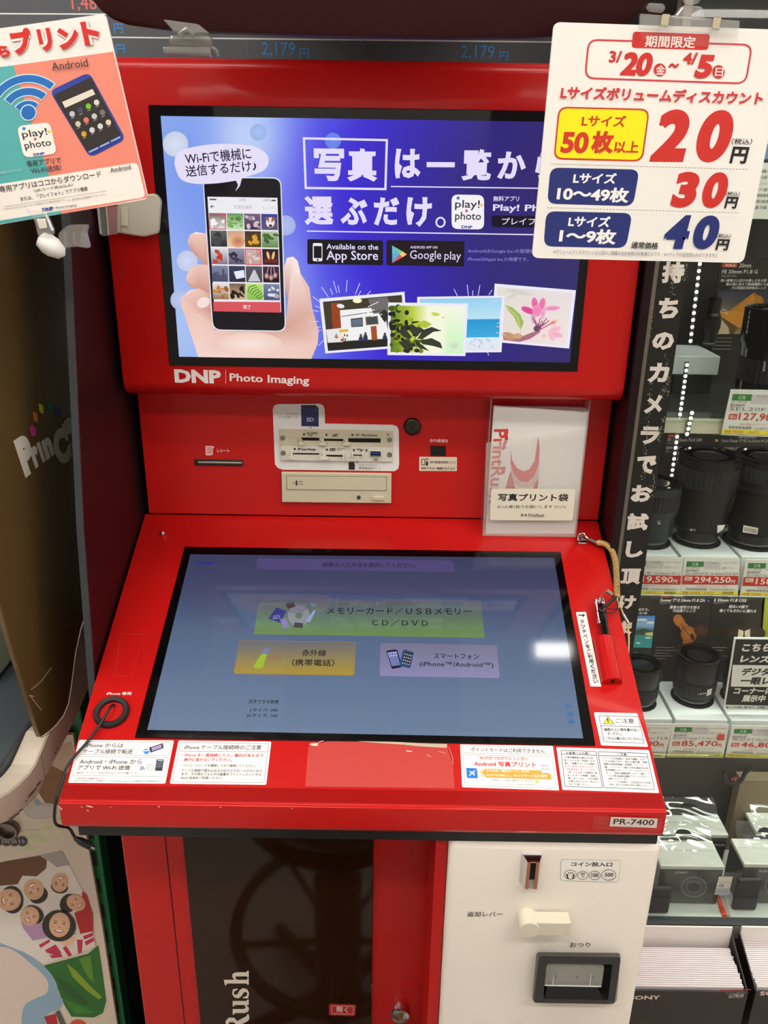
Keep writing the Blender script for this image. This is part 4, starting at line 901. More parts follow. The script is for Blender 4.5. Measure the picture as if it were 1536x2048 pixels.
A.rro([(520, 398), (1136, 410), (1112, 636), (514, 618)], 36, 3, (176, 168, 156)); A.rr([(524, 402), (1132, 414), (1108, 632), (518, 614)], 34, (247, 242, 234)); K = (44, 38, 36)
A.text('コイン投入口', 622, 472, 1044, 476, 46, K, .035)
for x, y, rx, ry, t, w in ((617, 556, 66, 50, '10', 22), (744, 563, 56, 44, '50', 22), (867, 563, 60, 46, '100', 36), (1010, 558, 75, 56, '500', 44)):
    A.ring(x, y, rx, ry, 5, K)
    h = 34 if w > 30 else 22; yy = y+(h/2 if w > 30 else -6); A.text(t, x-w, yy, x+w, yy, h+6 if w > 30 else h, K, .02)
for s in (-1, 1):
    for k in range(6): A.ell(617+s*(26+k*3-(k > 3)*6), 590-k*8, 13, 5, K, s*-40, n=8)
A.ring(744, 568, 14, 11, 4, K); A.build('coin_sticker', 'print', cm)
# change tray
CF = PY(YC-.012)
outer = rrpts([(296, 1392), (1136, 1405), (1070, 1886), (238, 1872)], 34); inner = rrpts([(372, 1466), (1052, 1478), (1004, 1846), (338, 1832)], 22)
base = rrpts([(272, 1352), (1134, 1362), (1092, 1870), (224, 1850)], 34)
H = lambda pl, pts: [pl.hit(1020+x/5.12, 1640+y/5.12) for x, y in pts]
O, I, B = H(CF, outer), H(CF, inner), H(CO, base); I2 = [Vector((p.x, YC-.0004, p.z)) for p in I]
n = len(O); V = B+O+I+I2; Fc = []
for r in range(3): Fc += [(r*n+i, r*n+(i+1) % n, (r+1)*n+(i+1) % n, (r+1)*n+i) for i in range(n)]
ct = obj('change_tray', (V, Fc), mat('tray_plastic', (34, 32, 33), .28), cm); shade(ct, 40)
obj('tray_back', slab(CO, [(x, y) for x, y in inner], .0002, .0003, fr), 'hole', ct)
tw = H(PY(YC-.001), [(362, 1700), (960, 1710)])
q = H(PY(YC-.0108), [(404, 1740), (886, 1748), (962, 1850), (358, 1836)])
zc_ = q[2].z
obj('tray_scoop', ([Vector((q[0].x, YC-.0006, q[0].z+.002)), Vector((q[1].x, YC-.0006, q[0].z+.002)), Vector((q[2].x, YC-.0112, zc_)), Vector((q[3].x, YC-.0112, zc_))], [(0, 3, 2, 1)]), 'gloss', ct)
obj('flap_backing', slab(PY(YC-.002), rrpts([(378, 1476), (970, 1486), (940, 1700), (356, 1690)], 30), .0006, 0, fr), mat('flap_grey', (112, 112, 100), .3), ct)
fl = obj('clear_flap', bev(slab(PY(YC-.006), rrpts([(374, 1472), (966, 1482), (938, 1712), (350, 1700)], 40), .0016, 0, fr), .0005, 1), 'acrylic', ct)
obj('flap_edge', slab(PY(YC-.0068), [(352, 1690), (940, 1702), (930, 1712), (366, 1700)], .0004, 0, fr), 'white', fl)
A = Art(PY(YC-.0021), fr)
for x, y, r in ((466, 1602, 18), (686, 1608, 18), (850, 1612, 18)): A.ell(x, y, r, r*1.1, (60, 58, 54))
A.poly([(395, 1640), (910, 1650), (905, 1690), (385, 1680)], (84, 82, 72)); A.build('flap_marks', 'print', ct)
obj('flap_rib', join(*[slab(PY(YC-.0066), [(x, 1590), (x+6, 1590), (x-8, 1695), (x-15, 1695)], .0006, 0, fr) for x in (446, 830)]), 'pale', ct)

# ---------------- price sign with its clip ----------------
SG = PY(.79); fr = (1040, 0, 3.097)
ps = thing('price_sign', 'white price card with large 20, 30 and 40 yen figures hanging in a clear clip', 'sign', tuple(SG.hit(1280, 520)))
board = rrpts([(1108, 44), (1580, 60), (1487, 526), (1064, 516)], 14)
obj('board', slab(SG, board, .003), 'card', ps)
A = Art(SG, fr, 1e-4); R_ = (204, 42, 34); B_ = (28, 42, 112); K = (26, 24, 26)
A.rro([(420, 240), (1444, 272), (1402, 524), (396, 490)], 66, 12, (204, 60, 68))
A.rr([(700, 196), (1178, 212), (1164, 310), (690, 296)], 22, R_); A.text('期間限定', 770, 292, 1082, 300, 74, (246, 240, 234), .02)
A.text('3/', 548, 388, 626, 390, 74, R_, .035); A.text('20', 616, 468, 800, 474, 148, R_, .055, .14, 6); A.ell(865, 433, 38, 40, R_); A.text('金', 838, 462, 894, 463, 58, (246, 240, 234), .01)
A.text('～', 918, 428, 984, 420, 34, R_, .05); A.text('4/', 1004, 398, 1092, 401, 74, R_, .035); A.text('5', 1072, 484, 1172, 488, 148, R_, .055, .14, 6); A.ell(1228, 445, 38, 41, R_); A.text('日', 1204, 472, 1252, 474, 52, (246, 240, 234), .01)
A.text('Lサイズボリュームディスカウント', 247, 614, 1496, 652, 84, (206, 44, 50), .035, .05)
A.build('campaign_lettering', 'print', ps)
A = Art(SG, fr, 1e-4)
A.rr([(238, 660), (804, 674), (760, 1002), (206, 988)], 58, (200, 62, 26)); A.rr([(248, 671), (793, 685), (750, 991), (217, 977)], 50, (254, 232, 0))
A.text('Lサイズ', 378, 783, 650, 788, 72, (196, 54, 22), .03, .05); A.text('50', 246, 948, 414, 952, 134, (206, 52, 26), .045, .06, 6); A.text('枚', 434, 952, 572, 953, 142, (206, 52, 26), .05, .04); A.text('以上', 576, 948, 730, 950, 74, (206, 52, 26), .03, .03)
A.build('yellow_badge', 'print', ps)
for nm, q, t1, t2 in (('blue_badge', [(188, 1038), (740, 1050), (700, 1277), (168, 1262)], ('Lサイズ', 326, 1136, 592, 1140), ('10～49枚', 224, 1243, 668, 1258)), ('blue_badge', [(163, 1308), (697, 1320), (656, 1537), (145, 1526)], ('Lサイズ', 296, 1404, 554, 1408), ('1～9枚', 238, 1504, 590, 1516))):
    A = Art(SG, fr, 1e-4); A.rr(q, 56, B_); A.text(*t1, 68, WHT, .035, .05); A.text(*t2, 94, WHT, .038, .03, 5); A.build(nm, 'print', ps)
A = Art(SG, fr, 1e-4)
def big(t, xs, y, w, h, c):
    for ch, x in zip(t, xs): A.text(ch, x, y+x*.012, x+w, y+(x+w)*.012, h, c, .062, .14, 8)
big('20', (800, 1058), 992, 208, 326, R_); A.text('円', 1294, 1012, 1396, 1016, 106, K, .04, .08); A.text('（税込）', 1306, 894, 1432, 897, 38, K, .01, .1)
big('30', (924, 1104), 1274, 146, 222, R_); A.text('円', 1262, 1290, 1336, 1293, 74, K, .04, .08); A.text('（税込）', 1268, 1213, 1356, 1215, 28, K, .01, .1)
big('40', (872, 1048), 1530, 150, 210, B_); A.text('円', 1207, 1549, 1282, 1552, 70, K, .04, .08); A.text('（税込）', 1212, 1474, 1300, 1476, 28, K, .01, .1)
A.text('通常価格', 684, 1538, 850, 1543, 42, K, .02, .08)
A.text('※ボリュームディスカウントは１回のご精算の合計枚数が対象値引きです　※メディアの追加読込みができません', 205, 1572, 1222, 1594, 26, (110, 104, 104), 0)
for (xa, ya), (xb, yb) in (((192, 1016), (1410, 1050)), ((165, 1286), (1350, 1318))):
    n = 62
    for k in range(n):
        u0, u1 = k/n, (k+.55)/n; A.line((xa+(xb-xa)*u0, ya+(yb-ya)*u0), (xa+(xb-xa)*u1, ya+(yb-ya)*u1), 4, (120, 116, 118))
A.build('price_lettering', 'print', ps)
cl = thing('sign_clip', 'clear plastic clip with two metal springs gripping the white price card', 'clip', tuple(SG.hit(1380, 60)))
P9 = PY(.786)
obj('jaw', bev(slab(P9, [(745, 82), (1366, 128), (1358, 216), (742, 178)], .004, 0, fr), .0012, 2), 'acrylic', cl)
obj('front_flap', bev(slab(P9, [(738, 176), (1354, 214), (1300, 300), (1160, 288), (760, 250)], .0012, 0, fr), .0004, 1), 'acrylic_thin', cl)
for x, y in ((874, 84), (1192, 102)):
    obj('spring', bev(slab(PY(.784), [(x+10, y), (x+58, y+3), (x+46, y+84), (x-2, y+78)], .002, 0, fr), .0006, 1), mat('spring_metal', (206, 196, 170), .25, metal=1), cl)
    obj('spring_seat', slab(PY(.7825), [(x-12, y+62), (x+42, y+66), (x+36, y+94), (x-18, y+90)], .001, 0, fr), 'acrylic_thin', cl)
obj('yoke', bev(slab(PY(.787), [(1010, 28), (1136, 40), (1156, 124), (950, 108)], .008, 0, fr), .002, 2), 'acrylic', cl)
c = PY(.787).hit(1040+1062/3.097, 0); shade(obj('ball_joint', lathe(c-Vector((0, 0, .004)), [(.001, 0), (.006, .002), (.0085, .006), (.0085, .009), (.006, .013), (.001, .015)], 18), 'acrylic', cl))
obj('arm', tube([c+Vector((0, 0, .008)), c+Vector((-.012, .01, .03)), c+Vector((-.03, .02, .06)), c+Vector((-.03, .05, .10))], .006, 10), 'acrylic', cl)
obj('side_arm', bev(slab(PY(.795), [(790, 14), (905, 20), (900, 76), (796, 62)], .008, 0, fr), .002, 1), 'acrylic', cl)

# ---------------- android sign with its clip ----------------
SA = PY(.80); fr = (0, 0, 3.0)
sg = thing('app_sign', 'coral and teal card about phone printing, tilted in a clear clip beside the brown machine', 'sign', tuple(SA.hit(120, 430)))
obj('board', slab(SA, rrpts([(-420, 228), (632, 82), (890, 1194), (-180, 1378)], 30), .0025, 0, fr), 'card', sg)
A = Art(SA, fr, 1e-4); CR, TE = (238, 138, 118), (86, 174, 174)
A.poly([(-350, 444), (84, 392), (372, 1283), (-170, 1372)], TE); A.poly([(80, 392), (680, 310), (886, 1186), (372, 1283)], CR)
A.rr([(-340, 1158), (824, 974), (874, 1182), (-300, 1372)], 30, (246, 238, 230))
A.build('coloured_ground', 'print', sg)
A = Art(SA, fr, 4e-4)
for lay, (b, c) in enumerate(((.19, (236, 150, 140)), (.16, (250, 240, 234)), (.06, (212, 40, 36)))):
    for ch, xa, xb, y, h in (('プ', 92, 214, 335, 160), ('リ', 250, 330, 314, 140), ('ン', 365, 490, 302, 134), ('ト', 512, 612, 275, 144), ('ら', 4, 70, 348, 72), ('か', -90, -20, 362, 72)):
        A.text(ch, xa, y, xb, y-.13*(xb-xa), h, c, b)
A.text('Android', 318, 426, 534, 400, 50, (70, 64, 66), .006)
A.build('heading_lettering', 'print', sg)
A = Art(SA, fr, 4e-4)
for r in (95, 172, 250):
    A.ring(172, 700, r+7, r+7, 56, (196, 226, 236), -8, 222, 318, 20)
for r in (95, 172, 250): A.ring(172, 700, r, r, 42, (28, 110, 190), -8, 224, 316, 20)
A.ell(172, 676, 50, 50, (196, 226, 236)); A.ell(172, 676, 43, 43, (28, 106, 186))
appicon(A, 102, 758, 198, 190, 44, -26, (248, 240, 232))
A.text('専用アプリで', 168, 1004, 372, 980, 40, (60, 56, 58), .012); A.text('Wi-Fi送信!', 190, 1044, 374, 1020, 36, (60, 56, 58), .012)
A.build('wifi_symbol', 'print', sg)
A = Art(SA, fr, 4e-4)
A.rr([(298, 546), (536, 432), (756, 836), (540, 946)], 44, (40, 62, 156)); A.rr([(322, 572), (546, 462), (728, 812), (522, 912)], 16, (46, 38, 36)); A.poly([(374, 612), (556, 534), (572, 566), (392, 648)], (226, 218, 204))
cs_ = [(190, 196, 214), (60, 74, 110), (120, 190, 40), (220, 216, 200), (206, 206, 170), (222, 120, 100), (196, 200, 210), (120, 112, 110), (210, 160, 50), (214, 214, 220), (216, 220, 214), (226, 206, 176)]
for j in range(3):
    for i in range(4):
        A.ell(434+i*49+j*36, 684-i*23+j*60, 17, 18, cs_[j*4+i], -20, n=8); A.line((428+i*49+j*36, 712-i*23+j*60), (448+i*49+j*36, 703-i*23+j*60), 5, (150, 146, 144))
for x in (536, 602, 668): A.line((x, 914-(x-536)*.49), (x+56, 914-(x-536)*.49-27), 11, (150, 176, 226))
A.build('phone_picture', 'print', sg)
A = Art(SA, fr, 4e-4); K = (70, 64, 64)
A.text('専用アプリはココからダウンロード', 4, 1158, 612, 1064, 42, K, .012); A.text('（QRコード読み込み）', 204, 1156, 442, 1119, 21, K, .006); A.text('または、「プレイフォト」でアプリ検索', 128, 1208, 530, 1144, 27, K, .012)
A.line((30, 1240), (640, 1145), 2, (150, 140, 136))
A.text('※Android は Google LLC の商標または登録商標です。', 32, 1262, 400, 1206, 14, (140, 130, 128)); A.text('※一部対象外の機種がございます。', 410, 1208, 642, 1172, 14, (140, 130, 128))
A.text('Android', 666, 1036, 788, 1016, 30, K, .008); A.text('DNP', 258, 1270, 326, 1260, 22, (40, 70, 150), .05); A.text('Photo Imaging', 340, 1258, 462, 1240, 18, (90, 86, 90), .01); A.text('※画面はイメージです', 0, 1046, 130, 1026, 16, (190, 210, 210))
A.build('download_lettering', 'print', sg)
ca = thing('sign_clip', 'clear clip with a white ball joint below the coral and teal card', 'clip', tuple(SA.hit(100, 495)))
S2 = PY(.797)
obj('jaw', bev(slab(S2, [(150, 1248), (268, 1262), (322, 1388), (300, 1434), (226, 1426), (204, 1330)], .006, 0, fr), .0015, 1), 'acrylic', ca)
obj('jaw_insert', bev(slab(PY(.7955), [(216, 1316), (270, 1312), (280, 1370), (236, 1376)], .002, 0, fr), .0006, 1), 'pale', ca)
c = PY(.805).hit(298/3, 1452/3); shade(obj('ball', lathe(c-Vector((.010, 0, -.004)), [(.001, 0), (.007, .002), (.0095, .009), (.0095, .015), (.006, .024), (.001, .027)], 20, (.8, .1, -.6)), 'white', ca))
obj('grip', bev(slab(PY(.86), [(344, 1398), (400, 1350), (520, 1345), (508, 1400), (532, 1494), (440, 1480), (340, 1506)], .012, 0, fr), .003, 2), clearmat('clip_plastic', (.9, .9, .88), .12, .3, 1.2), ca)
for x in (380, 430, 480): obj('grip_rib', bev(slab(PY(.8595), [(x, 1392), (x+18, 1390), (x+22, 1484), (x+4, 1486)], .003, 0, fr), .0006, 1), 'acrylic', ca)
# hook pad on the housing
hp = thing('hook_pad', 'pale plastic adhesive hook pad with a clear pocket stuck on the red screen housing', 'hook', tuple(UP.hit(275, 465)))
obj('pad', bev(slab(PY(YU-.009), rrpts([(700, 1180), (930, 1160), (965, 1200), (950, 1400), (860, 1422), (700, 1396)], 20), .0085, 0, fr), .002, 2), mat('pad_plastic', (206, 198, 180), .5), hp)
obj('clear_pocket', bev(slab(PY(YU-.018), [(582, 1250), (716, 1232), (716, 1400), (612, 1420), (596, 1400)], .009, 0, fr), .0015, 1), 'acrylic', hp)
obj('pocket_edge', join(slab(PY(YU-.0185), [(582, 1250), (594, 1249), (610, 1408), (598, 1402)], .0008, 0, fr), slab(PY(YU-.0185), [(634, 1242), (640, 1242), (654, 1410), (648, 1412)], .0008, 0, fr)), 'pale', hp)
obj('latch', bev(slab(PY(YU-.012), [(720, 1250), (766, 1240), (766, 1360), (722, 1356)], .004, 0, fr), .001, 1), 'ivory', hp)
# ---------------- header board, price list, top clip ----------------
HD = PY(.83)
hd = thing('header_board', 'curved dark red header board overhanging the kiosk below the price list', 'header', tuple(HD.hit(740, 74)))
hp_ = [(120, -520), (150, -60), (170, -20), (185, 2), (200, 20), (222, 36), (252, 47), (330, 58), (420, 65), (600, 71), (740, 75), (900, 77), (1040, 75), (1160, 68), (1240, 52), (1285, 24), (1305, -10), (1330, -60), (1350, -520)]
shade(obj('front_panel', bev(slab(HD, hp_, .012), .004, 2), 'darkred', hd))
a, b = HD.hit(300, -100), HD.hit(1180, -100); za = 1.848
obj('support_arm', box(a.x, b.x, .842, 1.355, za, za+.02), 'black', hd)
PB_ = PY(1.36); pbm = mat('price_board_grey', (86, 88, 92), .6)
pb = thing('price_list_board', 'dark grey price list board with blue figures and thin white rules behind the kiosk', 'price board', tuple(PB_.hit(700, 140)))
obj('panel', box(-.95, .32, 1.36, 1.40, 1.62, 2.45), pbm, pb)
A = Art(PB_); BL = (62, 138, 206)
for p, q in (((-200, 26.5), (240, 28.5)), ((-200, 70), (1180, 85)), ((60, 158), (1180, 165))): A.line(p, q, 3, (226, 228, 230))
A.text('1,480', 145, 23, 212, 24, 32, (236, 110, 104), .006); A.text('円', 229, 67, 247, 67, 20, BL, .015); A.text('円', 233, 107, 251, 107, 18, BL, .015)
for x, y in ((524, 114), (921, 120)):
    A.text('2,179', x, y, x+67, y+1, 30, BL, .006); A.text('円', x+76, y+2, x+95, y+2, 19, BL, .02)
for x, y in ((540, 71), (938, 75)): A.text('1,480円', x, y, x+78, y+1, 26, (110, 120, 220), .006)
for x in (493, 728): A.line((x, 80), (x+3, 108), 2, (106, 108, 112))
A.build('price_lettering', 'print', pb)
obj('mount', box(-.9, .30, 1.40, 1.65, 2.0, 2.1), 'black', pb)
tc = thing('top_clip', 'empty clear clip hanging at the top of the kiosk under the header board', 'clip', tuple(PY(.822).hit(375, 108)))
fr = (140, 0, 2.56); T9 = PY(.822)
cpl = clearmat('smoky_clip', (.62, .6, .57), .14, .16, 1.2)
obj('lever', bev(slab(PY(.814), [(474, 98), (655, 122), (714, 170), (640, 172), (530, 162)], .004, 0, fr), .001, 1), cpl, tc)
obj('body', bev(slab(T9, [(500, 172), (722, 176), (724, 240), (500, 234)], .014, 0, fr), .004, 2), cpl, tc)
obj('jaw', bev(slab(PY(.819), [(470, 236), (718, 236), (722, 284), (476, 276)], .012, 0, fr), .002, 2), cpl, tc)
obj('hook', bev(slab(PY(.822), [(722, 234), (742, 238), (762, 266), (758, 286), (746, 284), (744, 262), (722, 254)], .006, 0, fr), .0015, 1), cpl, tc)
obj('pivot', join(tube([PY(.815).hit(140+560/2.56, 182/2.56), PY(.815).hit(140+600/2.56, 150/2.56), PY(.815).hit(140+640/2.56, 182/2.56)], .0028, 8)), cpl, tc)
# ---------------- the brown machine beside the kiosk ----------------
XM = -.405; BP = PX(XM); fr = (0, 1000, 2.925)
pm = thing('photo_order_machine', 'brown and cream photo order machine with a coloured logo beside the red kiosk', 'photo machine', (-.6, .9, 0))
T = lambda pts, f=fr: [(f[0]+x/f[2], f[1]+y/f[2]) for x, y in pts]
pts = [(-170, 250), (225, 290), (215, 1100)]+T([(515, 620), (470, 760), (440, 900), (415, 1100), (400, 1190), (370, 1262), (330, 1312), (290, 1352), (240, 1388), (228, 1360), (60, 830), (0, 600)])+[(-170, 720)]
hood = obj('side_hood', bev(slab(BP, pts, .006), .0008, 1), 'brown', pm, label='dark brown side hood with the logo')
A = Art(BP, (0, 420, 3.2)); C_ = (232, 222, 208)
for ch, x0, y0, x1, y1, h, b in (('P', 162, 1716, 240, 1654, 290, .085), ('r', 226, 1656, 268, 1620, 158, .075), ('ı', 272, 1620, 290, 1604, 158, .075), ('n', 296, 1604, 350, 1560, 150, .075), ('C', 380, 1655, 462, 1586, 262, .075), ('l', 420, 1482, 436, 1470, 130, .06), ('a', 424, 1450, 482, 1402, 118, .06), ('o', 478, 1420, 540, 1368, 118, .06)):
    A.text(ch, x0, y0, x1, y1, h, C_, b, -.33, 5)
A.text('プリン', 434, 1552, 500, 1490, 46, C_, .02, -.1)
for x, y, c, r in ((206, 1413, (226, 60, 140), .9), (220, 1325, (238, 130, 40), 0), (258, 1272, (232, 220, 40), 0), (313, 1263, (20, 130, 110), 0), (367, 1290, (30, 70, 170), 0)):
    if r: A.ell(x, y, 19, 38, c, -12)
    else: A.rr([(x-16, y-38), (x+14, y-22), (x+17, y+38), (x-12, y+20)], 12, c)
A.build('logo', 'print', hood)
A = Art(BP, fr)
for p, q, w in (((300, 980), (240, 1060), 5), ((240, 1060), (180, 1110), 4), ((170, 1140), (240, 1230), 4), ((195, 1150), (172, 1142), 6)): A.line(p, q, w, (206, 188, 160))
A.pl_([(225, 1000), (245, 985), (262, 1000)], 2, (120, 100, 70)); A.pl_([(0, 606), (60, 838), (228, 1368), (242, 1390), (300, 1352)], 4, (120, 92, 56)); A.build('scuff_marks', 'print', hood)
B2 = PX(XM-.0065)
band = T([(530, 560), (515, 620), (470, 760), (440, 900), (415, 1100), (400, 1190), (370, 1262), (330, 1312), (290, 1352), (236, 1480), (205, 1550), (170, 1600), (110, 1660), (50, 1708), (0, 1735), (-160, 1800), (-160, 1960), (0, 1900), (60, 1874), (110, 1840), (170, 1790), (215, 1745), (260, 1640), (350, 1470), (440, 1290), (530, 1080), (570, 1000), (575, 700)])
bandm = mat('cream_band', (214, 202, 184), .45, noise=.05, nscale=12)
bo = obj('cream_band', bev(slab(B2, band, .03), .002, 1), bandm, pm, label='curved scuffed cream edge band')
A = Art(B2, fr); random.seed(3); GY = (110, 112, 116)
for x, y, a, b, r in ((225, 1660, 22, 6, -50), (185, 1715, 26, 7, -48), (205, 1690, 10, 5, -40), (170, 1735, 14, 4, -45), (95, 1840, 22, 7, -30), (120, 1815, 16, 5, -30), (70, 1858, 18, 7, -20), (150, 1760, 9, 3, -40), (335, 1455, 12, 3, -60), (320, 1480, 10, 3, -60), (55, 1872, 14, 6, -15)): A.ell(x, y, a, b, GY, r, n=9)
A.line((238, 1490), (266, 1640), 2.5, (150, 142, 130)); A.build('scuff_marks', 'print', bo)
zc_ = BP.hit(58, 1547).z+.002
cp = [PZ(zc_).hit(x, y) for x, y in T([(236, 1482), (205, 1552), (170, 1602), (110, 1662), (50, 1710), (0, 1738)])]
cp = [Vector((XM-.037, p.y, p.z)) for p in (cp[0],)]
y_back, y_front = 1.25, .70
cpts = [(-.95, y_back), (XM-.037, y_back), (XM-.037, y_front+.05), (XM-.05, y_front+.02), (XM-.08, y_front), (-.95, y_front)]
obj('counter', bev(extr([(x, y, zc_-.03) for x, y in cpts], (0, 0, .03)), .003, 2), mat('slate_counter', (66, 74, 80), .4), pm)
obj('counter_screen', bev(box(-.9, -.52, .95, 1.2, zc_+.001, zc_+.5), .01, 2), mat('pale_green_panel', (176, 190, 168), .5), pm)
obj('counter_rim', bev(slab(PX(XM-.0365), T([(225, 1400), (240, 1482), (205, 1552), (170, 1602), (110, 1662), (50, 1710), (0, 1738), (-160, 1800), (-160, 1700), (0, 1640), (60, 1610), (130, 1540), (180, 1460), (205, 1385)]), .006, .004), .001, 1), mat('slate_rim', (48, 52, 58), .4), pm)
PP = PY(.95); fr = (0, 1560, 4.197)
poster = [(-260, 1455), (146, 1470), (160, 1580), (172, 1668), (204, 1850), (236, 2060), (246, 2160), (-260, 2160)]
bx1 = PP.hit(172, 1668).x
obj('body', join(box(-.95, bx1-.004, .957, 1.10, 0, zc_-.04), box(-.95, -.35, 1.10, 1.25, 0, zc_-.04)), 'black', pm)  # wide black rear box added to keep the gap beside the kiosk dark
po = obj('front_poster', slab(PP, poster, .006), mat('poster_paper', (228, 214, 196), .45), pm, label='printed front poster with people and a green leaf')
A = Art(PP, fr)
A.poly([(350, -120), (560, -260), (600, -100), (545, 60), (500, 210), (380, 190), (320, 100)], (140, 96, 58)); A.poly([(420, -260), (600, -330), (640, -100), (560, -60), (440, -120)], (206, 176, 152))
for x, y, a, b in ((330, 480, 150, 60), (420, 400, 90, 50), (250, 560, 100, 40), (500, 380, 50, 60)): A.ell(x, y, a, b, (204, 208, 158), 10, (226, 218, 192))
A.ell(345, 262, 140, 66, (190, 182, 178)); A.ell(345, 262, 130, 56, (208, 198, 192)); A.poly([(262, 200), (310, 150), (345, 200), (320, 220)], (150, 176, 200)); A.poly([(258, 200), (290, 180), (310, 215)], (232, 206, 120))
A.poly([(-170, 742), (522, 592), (625, 795), (740, 1010), (790, 1250), (806, 1385), (370, 1540), (200, 1440), (-170, 1300)], (240, 232, 224))
A.poly([(-170, 730), (60, 680), (340, 632), (396, 670), (390, 740), (310, 806), (190, 800), (150, 872), (-170, 900)], (112, 70, 40), None); A.poly([(345, 630), (522, 592), (586, 712), (520, 720), (480, 730), (415, 680)], (176, 168, 164))
HR, SK, SM = (46, 36, 32), (242, 200, 166), (252, 246, 242)
def head(x, y, a, b, r, hx, hy, ha, hb, ew=1):
    A.ell(x+(hx-x)*.8, y+(hy-y)*.8, ha*.9, hb*.9, HR, r); A.ell(x, y, a, b, SK, r, (230, 180, 144))
    c, d = cos(radians(r)), sin(radians(r))
    P = lambda u, v: (x+u*a*c-v*b*d, y+u*a*d+v*b*c)
    for s in (-1, 1):
        A.ell(*P(s*.4, -.12), a*.16, b*.05, (60, 40, 36), r, n=8); A.line(P(s*.22, -.3), P(s*.6, -.3), 4, (70, 50, 42))
    A.ell(*P(0, .16), a*.12, b*.08, (206, 146, 112), r, n=8); A.ell(*P(0, .48), a*.42, b*.16, (196, 90, 80), r, n=12); A.ell(*P(0, .46), a*.34, b*.1, SM, r, n=12)
head(505, 855, 72, 82, 192, 500, 905, 82, 60); head(285, 915, 84, 88, 155, 335, 975, 90, 76); head(80, 1000, 92, 100, 80, 110, 1000, 130, 106)
A.poly([(690, 930), (730, 960), (780, 1120), (785, 1280), (680, 1290), (625, 1110), (700, 1070)], (190, 28, 36)); head(640, 1025, 66, 82, -62, 560, 1030, 90, 76)
A.poly([(180, 1180), (380, 1200), (420, 1310), (280, 1340), (200, 1240)], (190, 150, 190)); head(255, 1135, 78, 82, 28, 290, 1120, 100, 80)
A.poly([(330, 1350), (470, 1290), (640, 1290), (780, 1260), (806, 1385), (600, 1470), (420, 1480), (340, 1400)], (240, 226, 216))
for q in ([(330, 1375), (420, 1325), (425, 1350), (345, 1400)], [(380, 1420), (470, 1370), (520, 1440), (500, 1470), (400, 1440)], [(530, 1400), (560, 1380), (610, 1460), (580, 1475)], [(650, 1330), (700, 1330), (690, 1440), (660, 1450)], [(700, 1300), (780, 1270), (784, 1300), (710, 1330)], [(715, 1345), (790, 1310), (795, 1340), (725, 1380)], [(420, 1460), (520, 1450), (530, 1475), (440, 1485)]): A.poly(q, (200, 44, 84))
A.poly([(470, 1310), (560, 1260), (650, 1310), (600, 1385), (540, 1385)], SK); A.ell(500, 1215, 142, 130, HR, 10); head(505, 1205, 88, 104, 6, 500, 1140, 110, 70)
A.build('group_photo', 'print', po)
A = Art(PP, fr)
A.poly([(-170, 1180), (0, 1186), (90, 1220), (160, 1300), (212, 1388), (-170, 1388)], (86, 84, 82)); A.poly([(-170, 1240), (0, 1248), (60, 1280), (120, 1388), (-170, 1388)], (176, 168, 158))
lg = [(370, 1556), (560, 1505), (740, 1456), (800, 1405), (828, 1385), (860, 1600), (893, 1850), (865, 1955), (790, 1992), (600, 1985), (540, 1885), (490, 1760), (440, 1650)]
A.poly(lg, (34, 112, 34)); A.poly([(560, 1540), (640, 1600), (760, 1730), (860, 1820), (830, 1840), (720, 1760), (610, 1650)], (140, 170, 40)); A.poly([(660, 1500), (760, 1470), (790, 1700), (740, 1650)], (96, 150, 40)); A.poly([(470, 1640), (600, 1720), (760, 1880), (700, 1890), (540, 1780)], (26, 92, 28)); A.poly([(520, 1830), (640, 1880), (800, 1950), (640, 1960)], (60, 136, 40))
cl_ = spline([(-170, 1330, 0), (60, 1345, 0), (190, 1400, 0), (290, 1500, 0), (380, 1570, 0), (440, 1640, 0), (480, 1720, 0), (490, 1790, 0), (530, 1850, 0), (500, 1920, 0), (420, 1950, 0), (380, 2000, 0), (400, 2060, 0), (390, 2140, 0)], 4)
A.poly([(v.x, v.y) for v in cl_]+[(-170, 2140)], (150, 182, 206))
cl2 = spline([(-170, 1395, 0), (40, 1400, 0), (150, 1450, 0), (260, 1540, 0), (350, 1620, 0), (405, 1700, 0), (390, 1790, 0), (300, 1830, 0), (200, 1900, 0), (180, 2060, 0)], 4)
A.poly([(v.x, v.y) for v in cl2]+[(180, 2140), (-170, 2140)], (236, 216, 204))
A.poly([(370, 1985), (470, 1960), (500, 2140), (400, 2140), (400, 2050)], (186, 30, 36)); A.poly([(465, 1945), (500, 1930), (580, 2100), (540, 2140)], (96, 92, 92)); A.ell(660, 2060, 70, 50, (222, 84, 50), 10)
A.build('leaf_picture', 'print', po)
A = Art(PP, fr)
for x in (-20, 55, 122, 188): A.ell(x, 512, 47, 44, (30, 28, 28)); A.ring(x, 512, 40, 37, 4, (150, 146, 140))
for x, t, w in ((52, '100', 30), (122, '50', 22), (190, '10', 22)): A.text(t, x-w, 530, x+w, 528, 34, (206, 200, 194), .008)
A.build('coin_marks', 'print', po)
c = PP.hit(75/4.197, 1560+400/4.197)
cup = obj('coin_cup', lathe(c, [(.017, 0), (.017, .006), (.015, .009), (.012, .009), (.0115, .002), (.0001, .002)], 28, (0, -1, 0)), mat('cup_metal', (130, 124, 118), .35, metal=1), pm); shade(cup)
